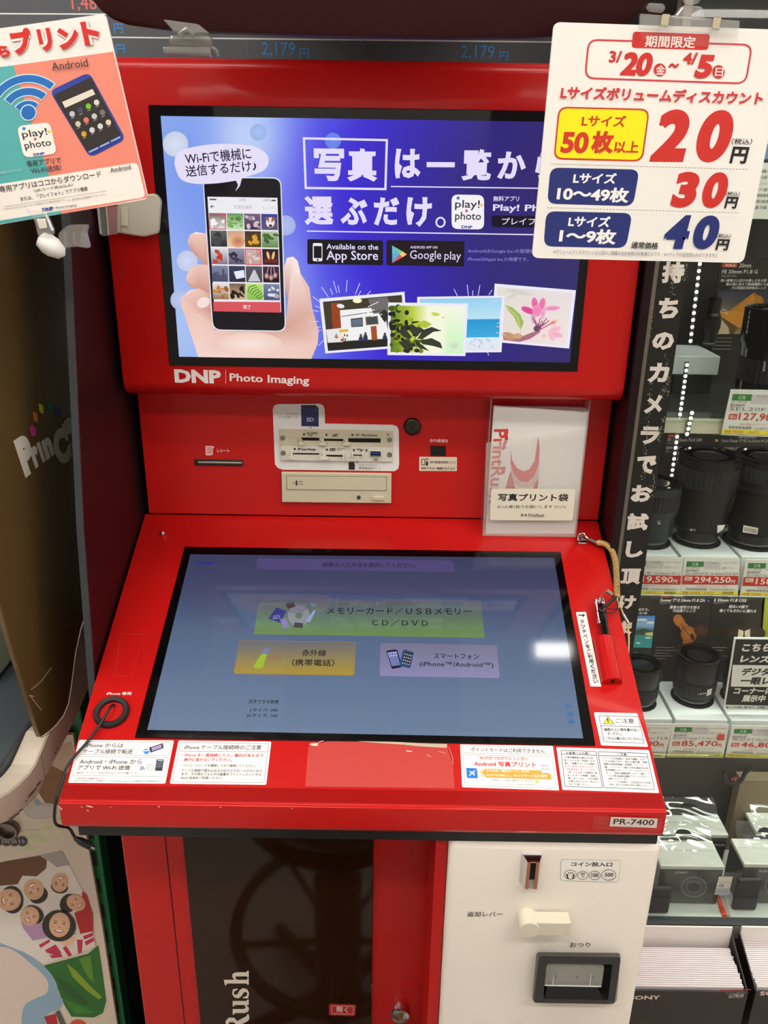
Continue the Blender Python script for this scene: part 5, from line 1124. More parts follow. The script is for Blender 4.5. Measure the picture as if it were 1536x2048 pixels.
# green plastic rail between the machines
GR = PY(.962)
gl = [GR.hit(x, y) for x, y in ((172, 1660), (232, 2040), (200, 1665), (248, 2040))]
ga, gb = GR.hit(186, 1760), GR.hit(207, 1760)
gx0, gx1 = ga.x-.002, gb.x+.002
gr = thing('green_rail', 'upright green plastic rail with a row of slots beside the red kiosk', 'rail', (gx0, .97, 0))
gtop = GR.hit(160, 1415).z
obj('rail', bev(box(gx0, gx1, .962, .99, 0, gtop), .002, 2), 'green', gr)
obj('flange', bev(box(gx0-.0045, gx0-.0005, .957, .99, .0, gtop-.015), .0008, 1), 'green', gr)
for k in range(16):
    z = gtop-.10-k*.052
    obj('slot', box(gx0+.006, gx0+.013, .9612, .9622, z-.026, z), mat('slot_green', (4, 46, 26), .6) if k == 0 else bpy.data.materials['slot_green'], gr)
# stool in front of the kiosk, out of the picture's lower edge; the brown door mirrors it
sx, sy = -.075, .42
s = thing('footring_stool', 'dark stool with a spoked foot ring, mirrored in the brown glass door', 'stool', (sx, sy, 0))
obj('seat', bev(lathe((sx, sy, .54), [(.17, 0), (.17, .045)], 36), .01, 2), 'black', s)
obj('column', lathe((sx, sy, .06), [(.045, 0), (.045, .30), (.036, .31), (.036, .48)], 24), 'black', s)
ringp = [Vector((sx+.19*cos(2*pi*i/48), sy+.19*sin(2*pi*i/48), .26)) for i in range(49)]
obj('foot_ring', tube(ringp, .012, 8), 'black', s)
for k in range(5):
    a = 2*pi*k/5+.3; obj('spoke', tube([(sx+.04*cos(a), sy+.04*sin(a), .22), (sx+.19*cos(a), sy+.19*sin(a), .26)], .007, 6), 'black', s)
    obj('leg', tube([(sx+.03*cos(a), sy+.03*sin(a), .07), (sx+.24*cos(a), sy+.24*sin(a), .02)], .016, 8, [.018, .014]), 'black', s)
# ---------------- glass showcase ----------------
z2_ = .662
SY = 1.10; GL = PY(SY)
sc = thing('glass_showcase', 'glass display case of camera lenses with steel posts beside the red kiosk', 'showcase', (.8, 1.25, 0))
bk = mat('case_back', (44, 38, 33), .5, noise=.1, nscale=5); alu = mat('aluminium_rail', (176, 172, 164), .35, metal=.7)
obj('back_panel', box(.335, 1.35, 1.46, 1.48, .3, 1.98), bk, sc)
obj('side_panel', box(.328, .3335, SY, 1.48, .0, 1.98), bk, sc)
obj('base', box(.3345, 1.35, SY+.012, 1.48, 0, .305), mat('base_cream', (222, 212, 192), .5), sc)
obj('deck', box(.3345, 1.35, SY+.004, 1.458, .3405, .3455), mat('deck_white', (206, 210, 204), .3), sc)
obj('lower_partition', box(.3345, 1.34, 1.30, 1.305, .346, z2_), bk, sc)
obj('deck_rail', bev(box(.3345, 1.35, SY-.006, SY+.012, .306, .345), .002, 2), alu, sc)
obj('deck_rail_groove', box(.3345, 1.35, SY-.0066, SY-.0058, .3105, .3135), 'hole', sc)
obj('rail_lip', bev(box(.3345, 1.35, SY-.0075, SY+.01, .345, .349), .0008, 1), 'dgrey', sc)
obj('post', bev(box(.3345, .3452, SY-.004, SY+.012, .35, 1.98), .001, 1), mat('post_steel', (128, 120, 106), .3, metal=.5), sc)
obj('front_pane', box(.3455, 1.35, SY, SY+.004, .35, 1.98), 'glass', sc)
obj('top_panel', box(.328, 1.35, SY, 1.48, 1.98, 2.0), bk, sc)
z1 = 1.0284; z2 = .7297; zA = GL.hit(1400, 832).z
zA = PY(1.16).hit(1400, 832).z
def shelf(z, y0=1.145, nm='shelf'):
    return obj(nm, bev(box(.3345, 1.34, y0, 1.455, z-.006, z), .0008, 1), clearmat('shelf_glass', (.86, .92, .89), .02, .02, 1), sc)
shelf(zA); shelf(z1-.06); shelf(z2-.06)
obj('shelf_rail', bev(slab(PY(1.15), [(1322, 838), (1560, 842), (1556, 872), (1318, 866)], .01), .001, 1), mat('rail_white', (222, 212, 190), .4), sc)
A = Art(PY(SY-.0008))
Fs = (1200, 480, 3.9375)
A.poly([(1316.5, 400), (1395, 400), (1375, 531), (1309.5, 960), (1284, 1145), (1262, 1310), (1212, 1310), (1237, 1145), (1256.7, 960)][::1], (22, 20, 18))
A.V, A.F, A.C = [], [], []
xl_, xr_ = GL.hit(1316, 531).x, GL.hit(1375, 531).x
zt_, zb_ = 1.72, GL.hit(1250, 1330).z
st_ = obj('strip_banner', box(xl_, xr_, SY-.0012, SY-.0002, zb_, zt_), mat('banner_black', (24, 22, 20), .4), sc, label='black vertical strip with white characters')
A = Art(PY(SY-.0012)); wc = (240, 232, 222)
A.fr(*Fs)
for ch, x0, x1, yb, h in (('持', 478, 652, 338, 168), ('ち', 448, 608, 618, 164), ('の', 402, 572, 865, 142), ('カ', 368, 532, 1122, 156), ('メ', 340, 482, 1366, 150), ('ラ', 308, 458, 1608, 142), ('で', 278, 432, 1840, 144)):
    A.text(ch, x0, yb, x1, yb+2, h, wc, .055)
A.fr(1200, 960, 3.792)
for ch, x0, x1, yb, h in (('お', 226, 388, 164, 128), ('試', 196, 356, 380, 132), ('し', 186, 320, 586, 124), ('頂', 146, 302, 788, 120), ('け', 138, 262, 976, 104), ('ま', 110, 236, 1172, 106)):
    A.text(ch, x0, yb, x1, yb+2, h, wc, .055)
A.fr(0, 0, 1); random.seed(11)
for x0, y0, x1, y1, n in ((1341, 525, 1345, 590, 50), (1307, 590, 1298, 680, 16), (1331, 705, 1336, 790, 40), (1300, 760, 1284, 960, 90), (1325, 830, 1312, 880, 40), (1316, 800, 1326, 770, 20), (1306, 940, 1300, 990, 20), (1368, 525, 1362, 560, 16)):
    for k in range(n):
        t = random.random(); A.ell(x0+(x1-x0)*t+random.gauss(0, 2.2), y0+(y1-y0)*t, .9, .9, (190, 180, 160), n=5)
A.build('strip_lettering', 'print', st_)

def onz(x, y, z): return PZ(z).hit(x, y)
white_p = mat('pedestal_white', (228, 232, 232), .35)
def pedestal(label, xl, xr, yp, z, h=.058, group='white lens pedestals', d=.115, yf=1.16):
    a, b = PY(yf).hit(xl, yp), PY(yf).hit(xr, yp)
    o = tag(obj('lens_pedestal', bev(box(a.x+.001, b.x-.001, yf, yf+d, z-h, z), .0015, 2), white_p), label, 'pedestal', group)
    return o
ped1 = [pedestal('white lens pedestal behind the black strip, on the middle shelf', 1246, 1358, 1110, z1), pedestal('white pedestal under the lens above the 294,250 price card', 1362, 1479, 1110, z1), pedestal('white pedestal under the lens above the 158 price card', 1483, 1600, 1112, z1)]
ped2 = [pedestal('white pedestal on the lower shelf beside the red desk edge', 1234, 1346, 1441, z2), pedestal('white pedestal under the lens above the 85,470 price card', 1350, 1457, 1441, z2), pedestal('white pedestal behind the black notice, above the 46,80 price card', 1461, 1570, 1443, z2)]
blk = mat('lens_black', (13, 12, 12), .38); bluegrey = mat('lens_bluegrey', (40, 45, 52), .4); glassm = mat('lens_glass', (8, 9, 11), .2, spec=.3)
def lens(label, px, py, z, prof, body=blk, ring=True, text=None, mark=None):
    c = PZ(z).hit(px, py); c.z += .0006
    t = thing('camera_lens', label, 'lens', tuple(c), 'lenses in the glass showcase')
    k = 1
    if ring: obj('base_ring', lathe(c, [(prof[0][0]*1.2, 0), (prof[0][0]*1.2, .001), (prof[0][0], .0012)], 32), 'hole', t)
    c = c+Vector((0, 0, .0012))
    shade(obj('barrel', lathe(c, prof, 40), body, t), 35)
    R, H = prof[-1]
    # ribbed focus ring
    i = max(range(len(prof)-1), key=lambda i: prof[i+1][1]-prof[i][1])
    r0, h0 = prof[i]; r1, h1 = prof[i+1]; n = 40; V, Fc = [], []
    for hh, rr in ((h0+(h1-h0)*.2, r0), (h0+(h1-h0)*.75, r1)):
        for q in range(2*n):
            a = pi*q/n; ro = max(r0, r1)+(.0012 if q % 2 else .0004); V.append(c+Vector((ro*cos(a), ro*sin(a), hh)))
    for q in range(2*n): Fc.append((q, (q+1) % (2*n), 2*n+(q+1) % (2*n), 2*n+q))
    Fc += [tuple(range(2*n-1, -1, -1)), tuple(range(2*n, 4*n))]
    obj('focus_ring', (V, Fc), 'rubber', t)
    obj('mount_ring', lathe(c+Vector((0, 0, prof[0][1]+.004)), [(prof[0][0]+.0004, 0), (prof[0][0]+.0006, .0012), (prof[0][0]+.0004, .0024)], 40), 'steel', t)
    obj('front_rim', lathe(c+Vector((0, 0, H)), [(R, 0), (R, .003), (R*.86, .0032), (R*.82, -.002)], 40), 'gloss', t)
    obj('front_glass', lathe(c+Vector((0, 0, H-.001)), [(R*.82, 0), (R*.5, .0012), (.0001, .002)], 32), glassm, t)
    return t, c
def lettering_on(t, pl, fr, items, name='lettering'):
    A = Art(pl, fr, 0)
    for it in items:
        if it[0] == 'p': A.poly(it[1], it[2])
        else: A.text(*it)
    A.build(name, 'print', t)
def front(c, r): return PY(c.y-r-.0012)
t, c = lens('bluish grey lens with a G badge behind the black strip', 1294, 1082, z1, [(.030, 0), (.030, .012), (.036, .016), (.036, .045), (.040, .052), (.040, .098)], bluegrey)
lettering_on(t, PY(c.y-.0378), (1200, 960, 3.792), [('p', [(430, 296), (462, 296), (460, 346), (428, 344)], (40, 44, 50)), ('G', 434, 338, 456, 338, 34, (206, 206, 206), .02)], 'badge')
t, c = lens('large black zoom lens with a small white tag above the 294,250 price card', 1392, 1080, z1, [(.031, 0), (.032, .022), (.040, .028), (.042, .07), (.046, .085), (.046, .14)])
lettering_on(t, PY(c.y-.036), (1200, 960, 3.792), [('FE 2.8/16-35 GM', 680, 386, 845, 392, 16, (226, 222, 216), .01)])
a = PY(c.y-.040)
obj('tag', slab(a, [(1200+x/3.792, 960+y/3.792) for x, y in ((890, 345), (950, 340), (935, 375), (890, 405))], .0006), 'white', t)
t, c = lens('wide black lens with a barcode sticker above the 158 price card', 1502, 1082, z1, [(.037, 0), (.037, .02), (.042, .026), (.036, .06), (.036, .09), (.044, .10), (.046, .14)])
A = Art(PY(c.y-.0425), (1200, 960, 3.792)); A.poly([(1088, 342), (1200, 364), (1192, 412), (1080, 396)], (226, 216, 204))
for k in range(13): A.line((1098+k*7, 356+k*1.4), (1096+k*7, 386+k*1.4), 3 if k % 3 else 4.5, (110, 104, 100))
A.build('barcode_sticker', 'print', t)
t, c = lens('black lens with a silver ring beside the red desk edge', 1274, 1402, z2, [(.027, 0), (.027, .008), (.031, .011), (.031, .045), (.034, .05), (.034, .07)])
t, c = lens('black lens standing above the 85,470 price card', 1384, 1394, z2, [(.030, 0), (.030, .010), (.0345, .014), (.0345, .05), (.036, .055), (.036, .082)])
lettering_on(t, PY(c.y-.0362), (1200, 960, 3.792), [('p', [(815, 1592), (850, 1580), (842, 1626), (806, 1640)], (226, 220, 210)), ('1.8/24', 742, 1632, 805, 1624, 15, (200, 196, 190), .01)], 'tag')
t, c = lens('black lens half hidden behind the black notice', 1482, 1394, z2, [(.029, 0), (.029, .010), (.033, .014), (.033, .05), (.034, .055), (.034, .075)])
t, c = lens('big glossy black lens on the top glass shelf behind the 127,9 price card', 1528, 816, zA, [(.040, 0), (.042, .02), (.046, .03), (.046, .09), (.050, .10), (.050, .142)], mat('lens_gloss', (18, 17, 17), .15))
A = Art(PY(c.y-.0485), Fs)
V, Fc, bb, nf = glyphs('SONY', .01, 3); A.up()
for x, y in V:
    u, v = (x-bb[0])/(bb[2]-bb[0]), (y-bb[1])/(bb[3]-bb[1]); A.V.append(A.P((1298-18*v+u*10, 1035-u*85)))
A.sink(0, nf); A.C += [lin((190, 186, 180))]*len(V); A.F += list(Fc); A.build('lettering', 'print', t)
# solid block and small lens built for reflections in the side glass
bx = PY(1.33)
a = bx.hit(1352, 690); b = bx.hit(1420, 712)
zt_ = PY(1.30).hit(1400, 712).z
a, b = PY(1.30).hit(1346, 712), PY(1.30).hit(1442, 712)
tag(obj('mirrored_block', bev(box(a.x, b.x, 1.30, 1.40, zt_-.03, zt_), .002, 2), white_p), 'white stepped block standing for a pedestal reflection on the top shelf by the light strip', 'display block')
tag(obj('mirrored_stand', bev(box(a.x+.006, b.x-.006, 1.303, 1.40, zA+.0004, zt_-.0305), .002, 2), 'black'), 'black box stand under the white stepped block, part of the pedestal reflection', 'stand')
t, c = lens('small black lens built for a reflection, on the white stepped block by the light strip', 1416, 694, zt_, [(.010, 0), (.011, .02), (.013, .024), (.013, .05), (.010, .054), (.010, .075)], blk, False)

# posters on the backs of the shelves
pap = mat('poster_black', (34, 28, 24), .4)
def poster(label, q, fr, y, fn, cat='poster'):
    pl = PY(y); t = thing('lens_poster', label, cat, tuple(pl.hit(fr[0]+q[2][0]/fr[2], fr[1]+q[2][1]/fr[2])), 'lens posters in the showcase')
    obj('card', slab(pl, q, .002, 0, fr), pap, t)
    A = Art(pl, fr, 2e-4); fn(A); A.build('poster_picture', 'print', t)
G1, G2 = (206, 200, 192), (150, 144, 138)
def f1(A):
    A.rr([(965, 182), (1082, 186), (1078, 218), (960, 214)], 8, (196, 60, 40)); A.text('単焦点', 984, 210, 1066, 211, 22, (226, 200, 190), .02); A.text('20mm', 1090, 216, 1186, 218, 34, G1, .012, .1)
    A.text('FE 20mm F1.8 G', 958, 264, 1240, 264, 30, G1, .02); A.text('SEL20F18G', 954, 290, 1072, 290, 14, G2, .02)
    for k, (t, x0, x1) in enumerate((('高い解像力とぼけの美しさを小型・軽量', 948, 1380), ('静止画に加えて動画撮影にも最適な', 990, 1380), ('大口径超広角単焦点レンズ', 1032, 1304))): A.text(t, x0, 330+k*29, x1, 331+k*29, 24, G1, .025, .08)
    A.grid([(936, 395), (1420, 395), (1400, 740), (884, 740)], [(44, 44, 62), (30, 34, 56), (60, 40, 20), (190, 170, 130)], 2, 4)
    A.poly([(1006, 566), (1212, 412), (1288, 458), (1284, 570), (1030, 580)], (186, 116, 30)); A.poly([(1212, 412), (1288, 458), (1284, 570), (1222, 574)], (156, 90, 24)); A.poly([(915, 570), (1010, 560), (1420, 590), (1420, 650), (1080, 690), (960, 620)], (206, 134, 36)); A.poly([(925, 600), (1050, 690), (1010, 740), (886, 740), (905, 600)], (196, 176, 140)); A.poly([(930, 590), (1090, 690), (1050, 740), (1020, 740), (1010, 690)], (96, 70, 40))
    for k in range(24): A.line((1030+k*10, 566-max(0, min(k*7.2, 130))+random.random()*8), (1028+k*10, 572), 2.5, (226, 160, 60))
    for k in range(14): A.ell(918+random.random()*90, 545+random.random()*40, 5, 5, (250, 230, 180), n=6)
    for k in range(4): A.line((892-k*4, 770+k*29), (1040-k*4, 772+k*29), 7, (120, 114, 108))
poster('black lens poster with an orange night building on the top shelf', [(952, 130), (1440, 130), (1420, 1190), (812, 1190)], Fs, 1.385, f1)
def f2(A):
    A.text('FE 16-35mm F2.8 GM', 532, 1586, 800, 1588, 26, G2, .02); A.text('SEL1635GM', 530, 1606, 600, 1606, 12, G2); A.text('画面の隅まで解像と描写を追求した', 520, 1648, 936, 1650, 24, G2, .02); A.text('ズーム 大口径広角ズームレンズ', 512, 1678, 934, 1680, 24, G2, .02); A.rr([(540, 1532), (620, 1532), (616, 1552), (536, 1552)], 5, (170, 60, 40)); A.ell(918, 1578, 12, 12, (180, 120, 60))
poster('dark lens poster with two lines of white text below the bright shelf rail', [(508, 1440), (942, 1440), (862, 2080), (440, 2080)], Fs, 1.34, f2)
def f3(A):
    A.text('16-35mm', 1086, 1560, 1230, 1562, 30, G2, .02); A.text('Vario-Tessar T* FE 16-35mm F4 ZA OSS', 955, 1592, 1380, 1594, 24, G2, .01); A.text('目の前に広がる光景をダイナミックに捉える', 982, 1652, 1400, 1654, 22, G2, .02); A.text('ズーム全域F4通し、手ブレ補正搭載の広角ズーム', 944, 1684, 1400, 1686, 22, G2, .02)
    A.poly([(1040, 1720), (1330, 1720), (1310, 2060), (1010, 2060)], (60, 58, 40)); A.ell(1100, 1760, 90, 50, (96, 104, 50), 10); A.ell(1220, 1740, 70, 40, (130, 120, 50)); A.ell(1290, 1770, 60, 40, (170, 150, 110)); A.poly([(1050, 1900), (1220, 1860), (1200, 2050), (1020, 2050)], (86, 90, 84))
poster('dark lens poster with a faint garden picture beside the 127,9 card', [(948, 1440), (1420, 1440), (1360, 2080), (868, 2080)], Fs, 1.34, f3)
F5 = (1200, 960, 3.792)
def f4(A):
    A.text('も出せる。', 262, 992, 372, 992, 22, G1, .02); A.text('この1本', 270, 1020, 358, 1020, 22, G1, .02)
    A.grid([(272, 1028), (418, 1028), (390, 1272), (244, 1270)], None, 2, 12, lambda u, v: ramp([(0, (60, 110, 170)), (.3, (150, 180, 206)), (.42, (70, 110, 150)), (.5, (50, 90, 70)), (.62, (60, 130, 130)), (1, (50, 150, 150))], v))
    A.poly([(262, 1150), (330, 1122), (404, 1150), (400, 1172), (258, 1172)], (52, 80, 50)); A.poly([(340, 1160), (402, 1152), (398, 1182), (350, 1178)], (206, 186, 130)); A.ell(365, 1196, 26, 5, (220, 230, 230)); A.ell(290, 1236, 18, 8, (180, 206, 200)); A.ell(320, 1060, 40, 10, (196, 206, 216)); A.ell(380, 1080, 30, 8, (210, 214, 220))
    for k in range(3): A.line((252, 1305+k*20), (290+k*34, 1306+k*20), 5, (120, 114, 108))
poster('black lens poster with a blue beach picture beside the black strip', [(180, 800), (432, 800), (372, 1500), (150, 1500)], F5, 1.285, f4)
def f5(A):
    A.text('24mm', 562, 888, 636, 888, 26, G1, .02); A.rr([(464, 862), (540, 862), (536, 888), (460, 888)], 5, (176, 50, 40)); A.text('Sonnar T* E 24mm F1.8 ZA', 455, 922, 794, 924, 24, G1, .025, .1); A.text('SEL24F18Z', 452, 938, 540, 938, 10, G2); A.poly([(804, 906), (832, 908), (826, 926), (812, 926)], (50, 70, 150))
    A.text('最高の描写力を誇る', 525, 975, 752, 978, 25, G1, .02, .1); A.text('作品撮りレンズ', 548, 1002, 722, 1004, 25, G1, .02, .1)
    VI = (176, 110, 50); A.ell(600, 1066, 42, 52, VI, -35, (150, 86, 34)); A.ell(640, 1120, 34, 46, (160, 92, 40), -35); A.ell(672, 1170, 60, 66, VI, -30, (140, 80, 34)); A.ell(650, 1230, 26, 20, (150, 88, 40)); A.ell(770, 1140, 60, 50, (90, 44, 30), 20, (50, 34, 26)); A.poly([(630, 1010), (664, 1040), (650, 1078), (612, 1020)], (34, 26, 22)); A.line((610, 1090), (680, 1180), 5, (60, 34, 20)); A.line((640, 1110), (612, 1150), 4, (90, 50, 20)); A.ell(700, 1190, 16, 30, (70, 40, 26), -20)
    for k in range(5): A.line((424-k*4, 1268+k*21), (560+(k % 2)*40-k*16, 1270+k*21), 5, (126, 118, 110))
    A.line((600, 1290), (700, 1292), 4, (110, 104, 98))
poster('black lens poster with a violin on the lower shelf', [(440, 800), (862, 800), (792, 1500), (380, 1500)], F5, 1.285, f5)
def f6(A):
    A.text('35mm', 974, 888, 1040, 888, 26, G1, .02); A.text('E 35mm F1.8 OSS', 862, 922, 1108, 924, 24, G1, .025, .1); A.text('SEL35F18', 860, 938, 940, 938, 10, G2)
    A.text('明るいF値で', 975, 972, 1120, 974, 25, G1, .02, .1); A.text('暗くてもきれいに撮れる', 904, 1002, 1180, 1006, 25, G1, .02, .1)
    A.ell(1085, 1160, 170, 70, (66, 48, 26), 0, (36, 29, 24)); A.poly([(1050, 1130), (1088, 1145), (1084, 1186), (1044, 1190)], (220, 206, 180)); A.poly([(1096, 1145), (1138, 1128), (1136, 1190), (1098, 1184)], (216, 200, 176)); A.pl_([(1050, 1130), (1066, 1186)], 2, (120, 100, 76)); A.pl_([(1136, 1130), (1114, 1186)], 2, (120, 100, 76))
    for k in range(5): A.line((822-k*4, 1268+k*21), (960-(k % 3)*24, 1270+k*21), 5, (126, 118, 110))
poster('black lens poster with two small bright wings on the lower shelf', [(866, 800), (1260, 800), (1200, 1500), (796, 1500)], F5, 1.285, f6)
ye = tag(obj('yellow_card', slab(PY(1.285), [(1528, 1150), (1560, 1150), (1552, 1300), (1518, 1300)], .002), mat('yellow_card', (140, 140, 36), .5)), 'plain yellow card at the picture edge beside the poster with small wings', 'card')
# white data sheet
pl = PY(1.385); ds = thing('data_sheet', 'white lens data sheet with grey text beside the price sign', 'sheet', tuple(pl.hit(1520, 437)))
obj('paper', slab(pl, [(1490, 60), (1640, 60), (1620, 440), (1470, 437)], .001), 'card', ds)
A = Art(pl, (1330, 0, 3.657)); A.poly([(700, 1100), (830, 1100), (820, 1190), (690, 1190)], (40, 44, 60)); A.poly([(720, 1050), (830, 1050), (830, 1165), (700, 1165)], (120, 150, 200))
for k, (t, x0, x1) in enumerate((('機種 短', 690, 770), ('主な機能 フルサイズ', 690, 820), ('対応レンズ', 660, 742), ('シャッター速度', 652, 746), ('記録画素数', 640, 760), ('撮影感度', 636, 760), ('質量 付属', 630, 740))): A.text(t, x0, 1262+k*44, x1, 1266+k*44, 24, (110, 108, 108), .005)
A.build('sheet_lettering', 'print', ds)

# price cards
def card(label, q, fr, y, price, model, bar=True, show=1.0, tagtxt='広角', extra=None):
    pl = PY(y); t = thing('price_card', label, 'price card', tuple(pl.hit(fr[0]+q[3][0]/fr[2], fr[1]+q[3][1]/fr[2])), 'price cards on the showcase shelves')
    obj('card', slab(pl, q, .0012, 0, fr), 'card', t)
    A = Art(pl, fr, 1e-4)
    B = lambda u, v: bil(q, u, v)
    def R(u0, v0, u1, v1, c): A.poly([B(u0, v0), B(u1, v0), B(u1, v1), B(u0, v1)], c)
    H = abs(q[3][1]-q[0][1])
    def T_(s, u0, v, u1, h, c, b=0): a, b2 = B(u0, v), B(u1, v); A.text(s, a[0], a[1], b2[0], b2[1], h*H, c, b)
    R(.05, .10, .36, .24, (60, 130, 66)); T_(tagtxt, .15, .215, .26, .09, (206, 226, 200), .01); R(.36, .10, .66, .30, (214, 204, 206)); T_('焦点距離', .44, .16, .60, .05, (150, 140, 144)); T_('フルサイズ/APS-C', .68, .15, .97, .05, (150, 144, 144)); T_('4A 11群16枚', .06, .29, .30, .05, (140, 134, 134)); T_('付属 フード', .68, .29, .9, .05, (140, 134, 134))
    T_('SONY', .05, .37, .29, .06, (96, 90, 90), .015); T_(model, .05, .455, .97, .075, (140, 132, 132))
    pc = (248, 240, 232) if bar else (214, 66, 54)
    if bar: R(0.01, .47, .99, .70, (206, 50, 44)); R(.05, .50, .18, .60, (240, 220, 214)); T_('税込', .065, .59, .165, .075, (196, 70, 60), .01)
    else: R(.06, .53, .19, .65, (214, 80, 60)); T_('税込', .075, .635, .175, .085, (246, 230, 220), .01)
    T_(price, .22, .68, .85, .185, pc, .012); T_('円', .86, .675, .93, .10, pc, .02)
    T_('2020 税抜 ポイントサービス', .26, .765, .80, .045, (220, 120, 110)); 
    for k in range(20): R(.10+k*.018, .79, .10+k*.018+(.006 if k % 3 else .011), .84, (80, 74, 74))
    T_('4548736084391', .50, .84, .94, .04, (130, 124, 124)); R(0, .865, .98, .955, (250, 226, 60)); T_('買替下取保証', .04, .94, .34, .06, (206, 130, 40), .02); T_('300円', .40, .94, .58, .06, (196, 140, 50), .01); T_('高額買取', .72, .94, .92, .06, (130, 110, 40), .02)
    if extra: extra(A, B, R)
    A.build('card_lettering', 'print', t)
F6 = (1200, 1380, 3.066)
card('price card reading 19,590 yen on a red bar, partly behind the black strip', [(200, 580), (632, 588), (604, 880), (160, 872)], F5, 1.152, '119,590', 'SEL1224G FE 12-24mm F4 G')
card('price card reading 294,250 yen on a red bar', [(640, 588), (1062, 592), (1044, 880), (604, 876)], F5, 1.152, '294,250', 'SEL1635GM FE 16-35mm F2.8 GM')
card('price card starting 158 on a red bar at the picture edge', [(1108, 600), (1540, 606), (1520, 896), (1060, 888)], F5, 1.150, '158,950', 'SEL1635Z Vario-Tessar T* FE 16-35')
card('red price card ending in 0 yen beside the caution sticker of the red desk', [(60, 206), (446, 208), (398, 416), (20, 410)], F6, 1.152, '138,600', 'SEL24F28 24mm F2.8', False)
card('price card reading 85,470 yen in red figures', [(446, 206), (792, 210), (756, 416), (408, 412)], F6, 1.152, '85,470', 'SEL24F18Z Sonnar T* E 24mm F1.8 ZA', False, extra=lambda A, B, R: R(.83, .28, .95, .46, (222, 84, 60)))
card('price card starting 46,80 in red figures at the picture edge', [(812, 218), (1170, 224), (1126, 424), (766, 414)], F6, 1.152, '46,800', 'SEL35F18 E 35mm F1.8 OSS', False)
card('price card starting 127,9 in thin red figures on the top shelf', [(1030, 1176), (1520, 1186), (1450, 1556), (952, 1536)], Fs, 1.142, '127,900', 'SEL20F18G', False)
# black notice on the lower shelf
pl = PY(1.175); nt_ = thing('notice_sign', 'black and white notice about trying lenses, standing on the lower shelf', 'notice', tuple(pl.hit(1500, 1418)))
q = [(1022, 1198), (1500, 1204), (1452, 1752), (938, 1738)]
obj('card', slab(pl, q, .003, 0, F5), 'white', nt_)
A = Art(pl, F5, 1e-4); A.poly([(1030, 1208), (1490, 1214), (1440, 1716), (952, 1704)], (36, 32, 30)); A.poly([(1006, 1402), (1476, 1408), (1458, 1572), (992, 1566)], (236, 230, 224)); W_ = (240, 234, 228); K = (50, 44, 40)
A.text('こちらの', 1070, 1300, 1372, 1302, 60, W_, .045, .1); A.text('レンズは', 1058, 1384, 1360, 1386, 58, W_, .045, .1); A.text('デジタル', 1066, 1482, 1360, 1484, 58, K, .045, .1); A.text('一眼レフ', 1058, 1552, 1356, 1554, 58, K, .045, .1); A.text('コーナーに', 1008, 1622, 1300, 1624, 48, W_, .04, .1); A.text('展示中', 1070, 1682, 1244, 1684, 54, W_, .04, .1)
A.text('各レンズお試し頂けます。お気軽にお声掛けください', 952, 1732, 1420, 1736, 20, K, .02); A.build('notice_lettering', 'print', nt_)
bt_ = tag(obj('blue_tag', slab(pl, [(1530, 1432), (1560, 1434), (1556, 1462), (1527, 1460)], .001, .03), mat('tag_blue', (70, 90, 150), .5)), 'small blue tag on the shelf edge at the picture border', 'tag')
# LED strips
for nm, (x0, y0, x1, y1, n), lb in (('a', (1403, 500, 1381, 682, 14), 'row of small bright lights beside the orange building poster'), ('b', (1374, 730, 1342, 962, 22), 'long row of small bright lights behind the black strip'), ('c', (1384, 826, 1374, 868, 5), 'short row of small bright lights at the bright shelf rail')):
    pl = PY(1.27 if nm != 'c' else 1.145); t = thing('light_strip', lb, 'light strip', tuple(pl.hit(x1, y1)))
    obj('backing', slab(pl, [(x0-4, y0-6), (x0+4, y0-6), (x1+4, y1+6), (x1-4, y1+6)], .0015), 'grey', t)
    vs = []
    for k in range(n):
        f = k/(n-1); c = pl.hit(x0+(x1-x0)*f, y0+(y1-y0)*f, .0002); vs.append(lathe(c, [(.0026, 0), (.002, .0012), (.0001, .0016)], 10, (0, -1, 0)))
    obj('leds', join(*vs), 'led', t)
# area lights added under the case top and shelves to brighten the inside
for zz in (1.975, zA-.008, z1-.068, z2-.068):
    ld = bpy.data.lights.new('case_fill', 'AREA'); ld.shape = 'RECTANGLE'; ld.size = .9; ld.size_y = .03; ld.energy = CASE; ld.color = (1, .97, .9)
    lo_ = bpy.data.objects.new('case_fill', ld); COL.objects.link(lo_); lo_.location = (.80, 1.20, zz); lo_.rotation_euler = (radians(0), 0, 0); lo_.visible_camera = True
